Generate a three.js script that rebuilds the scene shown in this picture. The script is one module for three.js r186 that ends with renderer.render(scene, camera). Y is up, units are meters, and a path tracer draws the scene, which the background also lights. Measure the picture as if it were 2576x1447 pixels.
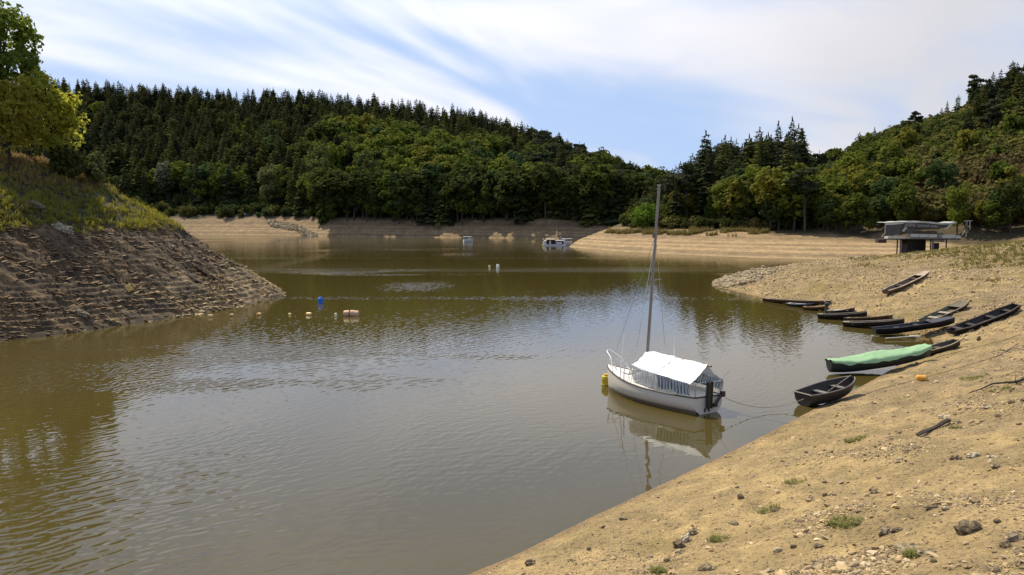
import * as THREE from 'three';
import { mergeGeometries } from 'three/addons/utils/BufferGeometryUtils.js';

// ---------------------------------------------------------------- camera, sky, sun, exposure
const F = 2144, CAMH = 7.25, PITCH = Math.atan(188.5 / F);
const scene = new THREE.Scene();
const camera = new THREE.PerspectiveCamera(2 * Math.atan(723.5 / F) * 180 / Math.PI, 1024 / 575, 0.1, 3000);
camera.position.set(0, CAMH, 0);
camera.lookAt(0, CAMH - Math.sin(PITCH) * 10, -Math.cos(PITCH) * 10);
const renderer = new THREE.WebGLRenderer({ antialias: true });
renderer.toneMapping = THREE.LinearToneMapping;
renderer.toneMappingExposure = 1.17;
renderer.shadowMap.enabled = true;
const SUN_AZ = -19 * Math.PI / 180, SUN_EL = 34 * Math.PI / 180;   // azimuth from straight ahead, minus = to the left
const sunDir = new THREE.Vector3(Math.sin(SUN_AZ) * Math.cos(SUN_EL), Math.sin(SUN_EL), -Math.cos(SUN_AZ) * Math.cos(SUN_EL));
const sun = new THREE.DirectionalLight(new THREE.Color().setRGB(1, 0.88, 0.66), 5);
sun.name = 'sun'; sun.position.copy(sunDir).multiplyScalar(300); sun.castShadow = true; sun.shadow.radius = 1.3;
sun.shadow.mapSize.set(4096, 4096);
Object.assign(sun.shadow.camera, { left: -260, right: 260, top: 260, bottom: -260, near: 1, far: 900 });
sun.target.position.set(0, 0, -150); scene.add(sun, sun.target);

// ---------------------------------------------------------------- maths helpers
const { sin, cos, abs, min, max, sqrt, atan2, PI, hypot, floor, exp, pow } = Math;
function RNG(a) { return () => { a |= 0; a = a + 0x6D2B79F5 | 0; let t = Math.imul(a ^ a >>> 15, 1 | a); t = t + Math.imul(t ^ t >>> 7, 61 | t) ^ t; return ((t ^ t >>> 14) >>> 0) / 4294967296; }; }
const clamp = (x, a = 0, b = 1) => min(b, max(a, x)), lerp = (a, b, t) => a + (b - a) * t;
const sstep = (a, b, x) => { const t = clamp((x - a) / (b - a)); return t * t * (3 - 2 * t); };
function hash(ix, iy) { let h = Math.imul(ix, 374761393) + Math.imul(iy, 668265263) | 0; h = Math.imul(h ^ h >>> 13, 1274126177); return ((h ^ h >>> 16) >>> 0) / 4294967296; }
function vn(x, y, P = 0) {            // value noise 0..1, periodic over P cells if P is given
  const ix = floor(x), iy = floor(y), fx = x - ix, fy = y - iy, u = fx * fx * (3 - 2 * fx), v = fy * fy * (3 - 2 * fy);
  const m = P ? (n) => ((n % P) + P) % P : (n) => n;
  const a = hash(m(ix), m(iy)), b = hash(m(ix + 1), m(iy)), c = hash(m(ix), m(iy + 1)), d = hash(m(ix + 1), m(iy + 1));
  return lerp(lerp(a, b, u), lerp(c, d, u), v);
}
function fbm(x, y, o = 4, P = 0) { let s = 0, a = 0.5, n = 0; for (let i = 0; i < o; i++) { s += a * vn(x + i * 17 * (P ? 0 : 1), y + i * 31 * (P ? 0 : 1), P); n += a; a *= 0.5; x *= 2; y *= 2; P *= 2; } return s / n; }
function interp(T, x) { if (x <= T[0][0]) return T[0][1]; for (let i = 1; i < T.length; i++) if (x <= T[i][0]) { const t = (x - T[i - 1][0]) / (T[i][0] - T[i - 1][0]); return lerp(T[i - 1][1], T[i][1], t); } return T[T.length - 1][1]; }
const V = (x, y, z) => new THREE.Vector3(x, y, z);
const rgb = (r, g, b) => new THREE.Color().setRGB(r, g, b);

// ---------------------------------------------------------------- sky: thin high cloud over pale blue
{
  const W = 2048, H = 1024, data = new Float32Array(W * H * 4);
  const ca = cos(0.46), sa = sin(0.46);
  const bumps = [ // az deg, el deg, size az, size el, amount : the cloud masses that stand over the valley
    [9, 12.5, 13, 4.5, 0.38], [21, 11, 7, 3.2, 0.42], [22, 5, 9, 4, 0.25], [8.5, 6.2, 6.5, 2.2, -0.5], [3, 8.2, 5, 1.2, -0.25], [-12, 11, 9, 1.6, -0.22], [-2, 12.5, 7, 1.2, 0.25], [-22, 10, 9, 5, -0.12], [13, 4.2, 4, 1.6, -0.3], [-13, 5.5, 7, 1.0, 0.12], [30, 11, 8, 5, 0.22], [-24, 13, 8, 3, 0.1]];
  for (let r = 0; r < H; r++) {
    const el = ((r + 0.5) / H - 0.5) * PI, y = sin(el), ed = el * 180 / PI;
    for (let c = 0; c < W; c++) {
      const ro = ((c + 0.5) / W - 0.5) * 2 * PI, x = cos(ro) * cos(el), z = sin(ro) * cos(el), zf = -z;
      let o = (r * W + c) * 4;
      const k = 1 - pow(1 - clamp(y), 3.2), halo = 0.16 * pow(max(0, x * sunDir.x + y * sunDir.y + z * sunDir.z), 5);
      let R = lerp(0.42, 0.22, k) + halo, G = lerp(0.56, 0.37, k) + halo, B = lerp(0.80, 0.68, k) + halo, a = 0;
      if (y > 0) {
        const q = 1 / (y + 0.10), px = x * q, pz = zf * q;
        const along = px * sa + pz * ca, across = px * ca - pz * sa;
        const warp = fbm(across * 0.7 + 9, along * 0.25, 3) * 1.6;
        const streak = fbm(across * 1.35 + warp * 2.6 + 40, along * 0.62 + warp * 1.5, 5);
        const fine = fbm(across * 5 + warp * 5 + 7, along * 1.6 + 3 + warp * 2, 4);
        const broad = fbm(across * 0.45 + 70, along * 0.18 + 5, 3);
        let d = (streak - 0.5) * 0.9 + (fine - 0.5) * 0.6 + broad * 0.42 + 0.07;
        const az = atan2(x, zf) * 180 / PI;
        for (const [ba, be, wa, we, am] of bumps) d += am * exp(-(((az - ba) / wa) ** 2) - (((ed - be) / we) ** 2));
        a = sstep(-0.05, 0.85, d) * 0.95;
        // a small puffy edge in the brightest mass
        const g = exp(-(((az - 20.6) / 3.4) ** 2) - (((ed - 10.6) / 1.1) ** 2)) * sstep(0.42, 0.62, fbm(az * 1.3, ed * 2.6 + 11, 4) + (11.0 - ed) * 0.12);
        a = lerp(a, 1, g * 0.5);
        const thick = sstep(0.5, 1.0, d), shade = 0.12 * fbm(across * 1.2 + 3, along * 0.5 + 8, 3) + 0.02 * thick;
        const cs = x * sunDir.x + y * sunDir.y + z * sunDir.z;
        const br = 0.68 - shade + 0.70 * pow(max(0, cs), 6);
        R = lerp(R, br * 1.0, a); G = lerp(G, br * 0.985, a); B = lerp(B, br * 1.02, a);
      }
      data[o] = R; data[o + 1] = G; data[o + 2] = B; data[o + 3] = 1;
    }
  }
  const t = new THREE.DataTexture(data, W, H, THREE.RGBAFormat, THREE.FloatType);
  t.mapping = THREE.EquirectangularReflectionMapping; t.magFilter = t.minFilter = THREE.LinearFilter; t.needsUpdate = true;
  scene.background = t; scene.environment = t;
}

// ---------------------------------------------------------------- pixels of the photograph (2576 wide) to rays; plan coordinates are (x, zf) with zf = forward
function ray(px, py) { const u = (px - 1288) / F, v = (723.5 - py) / F; return [u, v * cos(PITCH) - sin(PITCH), cos(PITCH) + v * sin(PITCH)]; }
function wat(px, py, h = 0) { const d = ray(px, py), t = (h - CAMH) / d[1]; return [d[0] * t, d[2] * t]; }
function atZ(px, py, zf) { const d = ray(px, py), t = zf / d[2]; return V(d[0] * t, CAMH + d[1] * t, -zf); }

// ---------------------------------------------------------------- terrain heights
function sdPoly(P, x, z) {
  let d = 1e18, s = 1;
  for (let i = 0, j = P.length - 1; i < P.length; j = i++) {
    const ax = P[i][0], az = P[i][1], ex = P[j][0] - ax, ez = P[j][1] - az, wx = x - ax, wz = z - az;
    const t = clamp((wx * ex + wz * ez) / (ex * ex + ez * ez)), bx = wx - ex * t, bz = wz - ez * t;
    d = min(d, bx * bx + bz * bz);
    const c1 = z >= az, c2 = z < P[j][1], c3 = ex * wz > ez * wx;
    if ((c1 && c2 && c3) || (!c1 && !c2 && !c3)) s = -s;
  }
  return -s * sqrt(d);
}
function smoothLine(P, n = 3) { for (let k = 0; k < n; k++) { const Q = [P[0]]; for (let i = 0; i < P.length - 1; i++) { const a = P[i], b = P[i + 1]; Q.push([lerp(a[0], b[0], .25), lerp(a[1], b[1], .25)], [lerp(a[0], b[0], .75), lerp(a[1], b[1], .75)]); } Q.push(P[P.length - 1]); P = Q; } return P; }
const nearShore = smoothLine([[-40, -14], [-17, 0], [-8, 9.5], ...[[1175, 1447], [1300, 1397], [1450, 1320], [1615, 1243], [1800, 1157], [1900, 1108], [2010, 1050], [2100, 1003], [2170, 972], [2225, 940], [2275, 912], [2320, 890], [2352, 868], [2340, 846], [2270, 838], [2230, 829], [2170, 809], [2110, 792], [2040, 776], [1960, 759], [1900, 744], [1850, 732], [1812, 724], [1796, 721]].map((p) => wat(...p)), [20.5, 88], [26, 97], [34, 107], [44, 115], [62, 122]], 2);
const nearLand = [...nearShore, [110, 122], [110, -40], [-40, -40]];
const leftShore = smoothLine([[-70, -6], [-46, 18], [-36, 36], ...[[-60, 868], [0, 857], [130, 846], [250, 827], [400, 806], [500, 791], [600, 773], [690, 751], [727, 741]].map((p) => wat(...p)), [-24.8, 85.5], [-36, 92], [-55, 112]], 2);
const leftLand = [...leftShore, [-150, 140], [-150, -6]];
function dNear(x, z) { return sdPoly(nearLand, x, z); }
function hNear(x, z, d = dNear(x, z)) {
  d += (fbm(x * 0.35 + 3, z * 0.35, 3) - 0.5) * 0.9 * sstep(0, 3, abs(d));
  if (d < 0) return max(-2.5, 0.16 * d);
  const w = sstep(42, 58, z);
  const a = d < 9 ? 0.31 * d : 2.79 + (d - 9) * 0.24;
  const b = 2.2 * (1 - exp(-d * 0.36 / 2.2)) + 0.03 * d + 0.10 * max(0, d - 14);
  let h = lerp(a, b, w);
  const rough = sstep(0.15, 1.2, d);
  h += rough * ((fbm(x * 0.8, z * 0.8 + 5, 3) - 0.5) * 0.2 + (vn(x * 3.1, z * 3.1) - 0.5) * 0.04 + w * (fbm(x * 1.1 + z * 0.5, z * 1.1 - x * 0.4, 2) - 0.5) * 0.24);
  const terr = vn(x * 0.25 + 50, z * 0.25);
  h += 0.035 * sin(h * 2 * PI / 0.26 + terr * 5) * sstep(0.05, 0.5, d) * (1 - sstep(4, 9, d)) * (0.9 + 0.4 * w) * (0.4 + 1.2 * vn(x * 0.5 + 9, z * 0.5));
  return h;
}
function hLeft(x, z, d = sdPoly(leftLand, x, z)) {
  d += (fbm(x * 0.22 + 13, z * 0.22, 3) - 0.5) * 2.2 * sstep(0.3, 5, d);
  if (d < 0) return max(-2.5, 0.5 * d);
  let h;
  if (d < 8.9) h = 0.71 * d; else if (d < 9.6) h = 6.32 + (d - 8.9) * 0.3; else if (d < 17.6) h = 6.53 + (d - 9.6) * 0.60; else h = 11.33 + (d - 17.6) * 0.2;
  const rock = sstep(0.1, 0.8, d) * (1 - sstep(8.3, 9.1, d)), low = 1 - sstep(1.5, 3.4, h);
  // bedding planes dip down to the right; benches cut by old water levels run level
  const bed = (0.62 * x + 0.9 * h + 0.25 * z) / 0.62 + fbm(x * 0.5, z * 0.5, 3) * 2.2, fb = bed - floor(bed);
  h += rock * (0.26 * (fb - 0.5) * (1 - 0.6 * low) + (fbm(x * 1.4, z * 1.4, 3) - 0.5) * 0.35);
  h += rock * 0.055 * sin((h + 0.05 * x) * 2 * PI / 0.30 + fbm(x * 0.25, z * 0.25, 2) * 4) * (0.4 + 0.9 * low) * (0.4 + 1.1 * vn(x * 0.4, z * 0.4));
  if (d > 8.9) h += (fbm(x * 0.5 + 4, z * 0.5, 3) - 0.5) * 0.7;
  return h;
}
// far shore and wooded hill: profile along each bearing u = x / zf
const FZS = [[-1.2, 330], [-0.6, 300], [-0.39, 286], [-0.27, 280], [-0.245, 274], [-0.225, 262], [-0.1, 250], [0, 240], [0.1, 229], [0.2, 236], [0.4, 270], [1, 330]];
const FZR = [[-1.2, 470], [-0.2, 442], [0, 420], [0.1, 380], [0.2, 345], [0.45, 330], [1, 360]];
const FHR = [[-1.2, 66], [-0.62, 63], [-0.52, 61], [-0.32, 55], [-0.214, 54], [-0.134, 49], [-0.04, 42], [0.03, 32], [0.1, 22], [0.17, 12], [0.215, 7], [0.3, 6], [1, 6]];
function steps(h, s, k) { const q = h / s, i = floor(q), f = q - i; return (i + pow(f, k)) * s; }
function hFar(x, z) {
  const u = x / z, zs = interp(FZS, u) + (fbm(x * 0.05, 3, 3) - 0.5) * 6, zr = interp(FZR, u), hr = interp(FHR, u), bw = interp([[-0.24, 15], [-0.21, 10], [0.05, 10], [0.12, 13]], u), zv = zs + bw;
  if (z < zs) return max(-2.5, (z - zs) * 0.25);
  if (z < zv) return steps(5.6 * (z - zs) / bw, 0.62, 2.6) + (fbm(x * 0.1, z * 0.3, 2) - 0.5) * 0.08;
  const s = (z - zv) / (zr - zv);
  if (s > 1) return hr + (1 - s) * 12;
  return 5.6 + (hr - 5.6) * pow(s, 1.05) + (fbm(x * 0.03, z * 0.03, 2) - 0.5) * 7 * sin(PI * clamp(s));
}
// headland and hill on the right
const RZS = [[0.066, 182], [0.071, 178], [0.122, 160], [0.192, 148], [0.285, 137], [0.38, 131], [0.5, 126], [0.62, 118], [0.9, 105]];
const RZB = [[0.066, 182], [0.08, 200], [0.122, 240], [0.16, 300], [0.2, 500]];
const RHR = [[0.06, 4], [0.2, 7], [0.28, 10], [0.33, 14], [0.40, 24], [0.45, 31], [0.54, 38], [0.6, 44], [0.75, 54], [1, 60]];
function hRight(x, z) {
  const u = x / z; if (u < 0.066) return -2.5;
  const zs = interp(RZS, u), zb = interp(RZB, u), e = min(z - zs, (zb - z) * 1.2) + (fbm(x * 0.04, z * 0.06, 3) - 0.5) * 5 * sstep(2, 12, z - zs);
  if (e < 0) return max(-2.5, e * 0.15);
  const bw = interp([[0.2, 40], [0.4, 26], [0.7, 14]], u), h0 = 0.105 * min(e, bw), s = clamp((e - bw) / (262 - zs - bw));
  return steps(h0, 0.42, 2.4) * (e < bw ? 1 : 1) + (interp(RHR, u) - 4) * pow(s, 0.9) + (fbm(x * 0.08, z * 0.3, 3) - 0.5) * lerp(0.07, 2.5, clamp(s * 4));
}
function ground(x, z) { return max(hNear(x, z), hLeft(x, z), hFar(x, z), hRight(x, z)); }
function march(f, px, py, z0 = 4, z1 = 500) {           // where the ray through a pixel meets height field f (or the water)
  const d = ray(px, py); let a = z0 / d[2];
  for (let t = a; t * d[2] < z1; t *= 1.004) { const h = max(0, f(d[0] * t, d[2] * t)); if (CAMH + d[1] * t < h) { let lo = a, hi = t; for (let k = 0; k < 14; k++) { const m = (lo + hi) / 2; if (CAMH + d[1] * m < max(0, f(d[0] * m, d[2] * m))) hi = m; else lo = m; } return V(d[0] * hi, CAMH + d[1] * hi, -d[2] * hi); } a = t; }
  return null;
}
const S = 0.99383;                                     // photograph pixels (2592) to the 2576 grid
const sand = (sx, sy) => march(hNear, sx * S, sy * S);

// ---------------------------------------------------------------- scene helpers
const used = new Map();
function numbered(n) { const k = used.get(n) ?? 0; used.set(n, k + 1); return k ? n + '_' + String(k).padStart(3, '0') : n; }
function shadow(o) { o.traverse((m) => { if (m.isMesh) { m.castShadow = true; m.receiveShadow = true; } }); return o; }
function obj(name, geo, mat, parent) { const m = new THREE.Mesh(Array.isArray(geo) ? merge(geo) : geo, mat); m.name = parent ? name : numbered(name); (parent ?? scene).add(m); m.castShadow = m.receiveShadow = true; return m; }
function tag(o, label, category, group) { o.userData.label = label; o.userData.category = category; if (group) o.userData.group = group; return o; }
function struct(name, geo, mat) { const m = obj(name, geo, mat); m.userData.kind = 'structure'; return m; }
function thing(name, label, category, pos, turn = 0, group) { const g = new THREE.Group(); g.name = numbered(name); g.position.copy(pos); g.rotation.y = turn; scene.add(g); return tag(g, label, category, group); }
function merge(list) { const L = list.map((g) => { let h = g.index ? g.toNonIndexed() : g.clone(); for (const k of Object.keys(h.attributes)) if (!['position', 'normal'].includes(k)) h.deleteAttribute(k); if (!h.attributes.normal) h.computeVertexNormals(); return h; }); return mergeGeometries(L); }
function box(x0, x1, y0, y1, z0, z1) { return new THREE.BoxGeometry(x1 - x0, y1 - y0, z1 - z0).translate((x0 + x1) / 2, (y0 + y1) / 2, (z0 + z1) / 2); }
function tube(pts, r, seg = 6, n) { const c = pts.length > 2 ? new THREE.CatmullRomCurve3(pts) : new THREE.LineCurve3(pts[0], pts[1]); return new THREE.TubeGeometry(c, n ?? (pts.length > 2 ? pts.length * 5 : 1), r, seg, false); }
function bar(a, b, r, r2 = r, seg = 7) { const d = b.clone().sub(a), g = new THREE.CylinderGeometry(r2, r, d.length(), seg, 1); g.translate(0, d.length() / 2, 0); g.applyQuaternion(new THREE.Quaternion().setFromUnitVectors(V(0, 1, 0), d.normalize())); return g.translate(a.x, a.y, a.z); }
function std(c, rough = 0.8, extra = {}) { return new THREE.MeshPhysicalMaterial({ color: c, roughness: rough, ...extra }); }
function gridGeo(nu, nv, f, withColor) {               // f(i/nu, j/nv) -> [x, y, z, r, g, b]
  const P = new Float32Array((nu + 1) * (nv + 1) * 3), C = withColor ? new Float32Array(P.length) : null, UV = new Float32Array((nu + 1) * (nv + 1) * 2), I = [];
  for (let j = 0, k = 0; j <= nv; j++) for (let i = 0; i <= nu; i++, k++) { const q = f(i / nu, j / nv); P.set(q.slice(0, 3), k * 3); if (C) C.set(q.slice(3, 6), k * 3); UV[k * 2] = q[0]; UV[k * 2 + 1] = -q[2]; }
  for (let j = 0; j < nv; j++) for (let i = 0; i < nu; i++) { const a = j * (nu + 1) + i, b = a + 1, c = a + nu + 1, d = c + 1; I.push(a, b, d, a, d, c); }
  const g = new THREE.BufferGeometry(); g.setAttribute('position', new THREE.BufferAttribute(P, 3)); g.setAttribute('uv', new THREE.BufferAttribute(UV, 2)); if (C) g.setAttribute('color', new THREE.BufferAttribute(C, 3)); g.setIndex(I); g.computeVertexNormals(); return g;
}
function dataTex(n, f, srgb, rep) { const d = new Uint8Array(n * n * 4); for (let j = 0, k = 0; j < n; j++) for (let i = 0; i < n; i++, k += 4) { const c = f(i / n, j / n, i, j); d[k] = clamp(c[0], 0, 1) * 255; d[k + 1] = clamp(c[1], 0, 1) * 255; d[k + 2] = clamp(c[2], 0, 1) * 255; d[k + 3] = 255; } const t = new THREE.DataTexture(d, n, n); t.wrapS = t.wrapT = THREE.RepeatWrapping; t.magFilter = THREE.LinearFilter; if (srgb) t.colorSpace = THREE.SRGBColorSpace; if (rep) t.repeat.set(rep, rep); t.needsUpdate = true; return t; }
function instanced(name, geo, mat, list, label, category) {          // list: [matrix, color]
  const m = new THREE.InstancedMesh(geo, mat, list.length); m.name = numbered(name); m.userData = { kind: 'stuff', label, category };
  list.forEach(([mm, c], i) => { m.setMatrixAt(i, mm); m.setColorAt(i, c ?? rgb(1, 1, 1)); }); m.castShadow = m.receiveShadow = true; scene.add(m); return m;
}
const M4 = (p, q, s) => new THREE.Matrix4().compose(p, q, typeof s === 'number' ? V(s, s, s) : s);
const Q = (x, y, z) => new THREE.Quaternion().setFromEuler(new THREE.Euler(x, y, z));

// ---------------------------------------------------------------- ground materials
const sandTone = dataTex(1024, (u, v, i, j) => {
  const a = fbm(u * 10, v * 10, 5, 10), b = vn(u * 300, v * 300, 300), c = vn(u * 90 + 5, v * 90, 90), e = fbm(u * 34, v * 34 + 2, 3, 34);
  const grit = (b > 0.8 ? -0.13 : b < 0.14 ? 0.08 : 0) + (c > 0.84 ? -0.15 : 0) + (hash(i, j) - 0.5) * 0.10;
  const k = 0.86 + (a - 0.5) * 0.30 + (e - 0.5) * 0.16 + grit;
  return [k * 0.96, k * 0.93, k * 0.88];
}, true, 1 / 7);
const sandRelief = dataTex(1024, (u, v) => { const a = fbm(u * 40, v * 40, 4, 40), b = vn(u * 220, v * 220, 220), c = vn(u * 110, v * 110 + 3, 110); const k = a * 0.5 + b * 0.25 + sstep(0.72, 0.95, c) * 0.35; return [k, k, k]; }, false, 1 / 7);
const sandMat = new THREE.MeshStandardMaterial({ color: rgb(1, 1, 1), vertexColors: true, map: sandTone, bumpMap: sandRelief, bumpScale: 0.10, roughness: 0.95 });
const soilTone = dataTex(512, (u, v, i, j) => { const k = 0.72 + (fbm(u * 12, v * 12, 5, 12) - 0.5) * 0.9 + (hash(i, j) - 0.5) * 0.2; return [k, k * 0.97, k * 0.92]; }, true, 1 / 9);
const soilMat = new THREE.MeshStandardMaterial({ color: rgb(1, 1, 1), vertexColors: true, map: soilTone, bumpMap: soilTone, bumpScale: 0.07, roughness: 0.95 });

// ---------------------------------------------------------------- beach in front and the sand spit beyond the cove
function beachColor(x, z, d, h) {
  const n = fbm(x * 0.5, z * 0.5, 4), n2 = fbm(x * 0.13 + 7, z * 0.13, 3), n3 = fbm(x * 2.3 + 1, z * 2.3, 3);
  let c = [0.49, 0.375, 0.19]; const k = 0.84 + (n - 0.5) * 0.42 + (n2 - 0.5) * 0.3 + (n3 - 0.5) * 0.24;
  c = c.map((v, i) => v * k * (i === 2 ? 1 - (n2 - 0.5) * 0.3 : 1));
  // weathered brown patches and sparse grass film on the old shelf above
  const gr = sstep(0.44, 0.66, fbm(x * 0.35 + 31, z * 0.35, 4) + sstep(2.5, 4.4, h) * 0.22 - 0.1 + (z > 45 ? sstep(12, 20, d) * 0.22 : 0));
  c = [lerp(c[0], 0.30, gr * 0.75), lerp(c[1], 0.235, gr * 0.75), lerp(c[2], 0.085, gr * 0.75)];
  // sand soaked by the lake
  const wet = 1 - sstep(0.02, 0.10 + 0.05 * n3, h + (n3 - 0.5) * 0.08);
  return [lerp(c[0], 0.31, wet * 0.8), lerp(c[1], 0.215, wet * 0.8), lerp(c[2], 0.115, wet * 0.8)];
}
function heightMesh(name, x0, x1, z0, z1, cell, lower = 0) {
  return struct(name, gridGeo(Math.round((x1 - x0) / cell), Math.round((z1 - z0) / cell), (s, t) => { const x = lerp(x0, x1, s), z = lerp(z0, z1, t), d = dNear(x, z), h = hNear(x, z, d); return [x, h - lower, -z, ...beachColor(x, z, d, h)]; }, true), sandMat);
}
heightMesh('beach', -14, 42, 3, 44, 0.16);
heightMesh('sand_spit', 14, 92, 43.8, 122, 0.27, 0.012);
heightMesh('bank_behind', -40, 90, -30, 3.1, 1.0, 0.02).name = 'beach_slope';

// ---------------------------------------------------------------- rocky bank on the left with a grass slope above
struct('rocky_bank', gridGeo(330, 400, (s, t) => {
  const x = interp([[0, -64], [0.12, -46], [1, -17]], s), z = interp([[0, 34], [0.06, 46], [0.94, 90], [1, 108]], t), d = sdPoly(leftLand, x, z), h = hLeft(x, z, d);
  const n = fbm(x * 0.8, z * 0.8, 4), n2 = fbm(x * 3 + 8, z * 3, 3), k = 0.75 + (n - 0.5) * 0.7 + (n2 - 0.5) * 0.5;
  let c = [0.215 * k, 0.146 * k, 0.078 * k];
  const tip = sstep(-27, -22, x + (n - 0.5) * 4) * (1 - sstep(2.2, 3.6, h + (n2 - 0.5)));
  c = [lerp(c[0], 0.42 * k, tip), lerp(c[1], 0.315 * k, tip), lerp(c[2], 0.175 * k, tip)];
  const soak = 1 - sstep(0.05, 0.22, h + (n2 - 0.5) * 0.15); c = c.map((v) => v * (1 - 0.5 * soak));   // rock wetted by the lake
  const g = sstep(8.5, 9.3, d + (n2 - 0.5) * 1.6);
  return [x, h, -z, lerp(c[0], 0.11 * k, g), lerp(c[1], 0.095 * k, g), lerp(c[2], 0.03 * k, g)];
}, true), soilMat);
struct('left_hill', gridGeo(40, 60, (s, t) => { const x = lerp(-150, -63.8, s), z = lerp(-10, 139, t), h = hLeft(x, z) - 0.03; const k = 0.8 + (fbm(x, z, 3) - 0.5) * 0.5; return [x, h, -z, 0.1 * k, 0.085 * k, 0.03 * k]; }, true), soilMat).name = 'grassy_hill';

// ---------------------------------------------------------------- far shore, wooded hill, headland
function strataTone(h, x, z, n) { const b = vn(h * 4.2 + fbm(x * 0.03, z * 0.03, 2) * 1.5, 7), k = 0.66 + b * 0.55 + (n - 0.5) * 0.3; return k; }
struct('far_hill', gridGeo(260, 110, (s, t) => {
  const u = lerp(-1.15, 0.62, s), zs = interp(FZS, u), q = t < 0.55 ? lerp(-6, 17, t / 0.55) : 17 + pow((t - 0.55) / 0.45, 1.4) * 260, z = zs + q, x = u * z, h = hFar(x, z), n = fbm(x * 0.2, z * 0.2, 4), k = strataTone(h, x, z, n);
  const f = sstep(4.6, 6.2, h + (n - 0.5) * 2.4);
  const sandC = [0.37 * k, 0.27 * k, 0.16 * k];
  return [x, h, -z, lerp(sandC[0], 0.065 * k, f), lerp(sandC[1], 0.058 * k, f), lerp(sandC[2], 0.026 * k, f)];
}, true), sandMat);
struct('headland', gridGeo(240, 150, (s, t) => {
  const u = lerp(0.0661, 1.0, pow(s, 1.5)), zs = interp(RZS, u), q = t < 0.6 ? lerp(-4, 46, t / 0.6) : 46 + (t - 0.6) / 0.4 * 120, z = zs + q, x = u * z, h = hRight(x, z), n = fbm(x * 0.25, z * 0.25, 4), k = strataTone(h * 1.6, x, z, n);
  const bw = interp([[0.2, 38], [0.4, 25], [0.7, 13]], u), f = sstep(bw - 4, bw + 5, q + (n - 0.5) * 16);
  const tan = [0.47 * k, 0.345 * k, 0.19 * k], soil = u > 0.4 ? [0.10 * k, 0.075 * k, 0.03 * k] : [0.13 * k, 0.10 * k, 0.04 * k];
  return [x, h, -z, lerp(tan[0], soil[0], f), lerp(tan[1], soil[1], f), lerp(tan[2], soil[2], f)];
}, true), sandMat);

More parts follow.
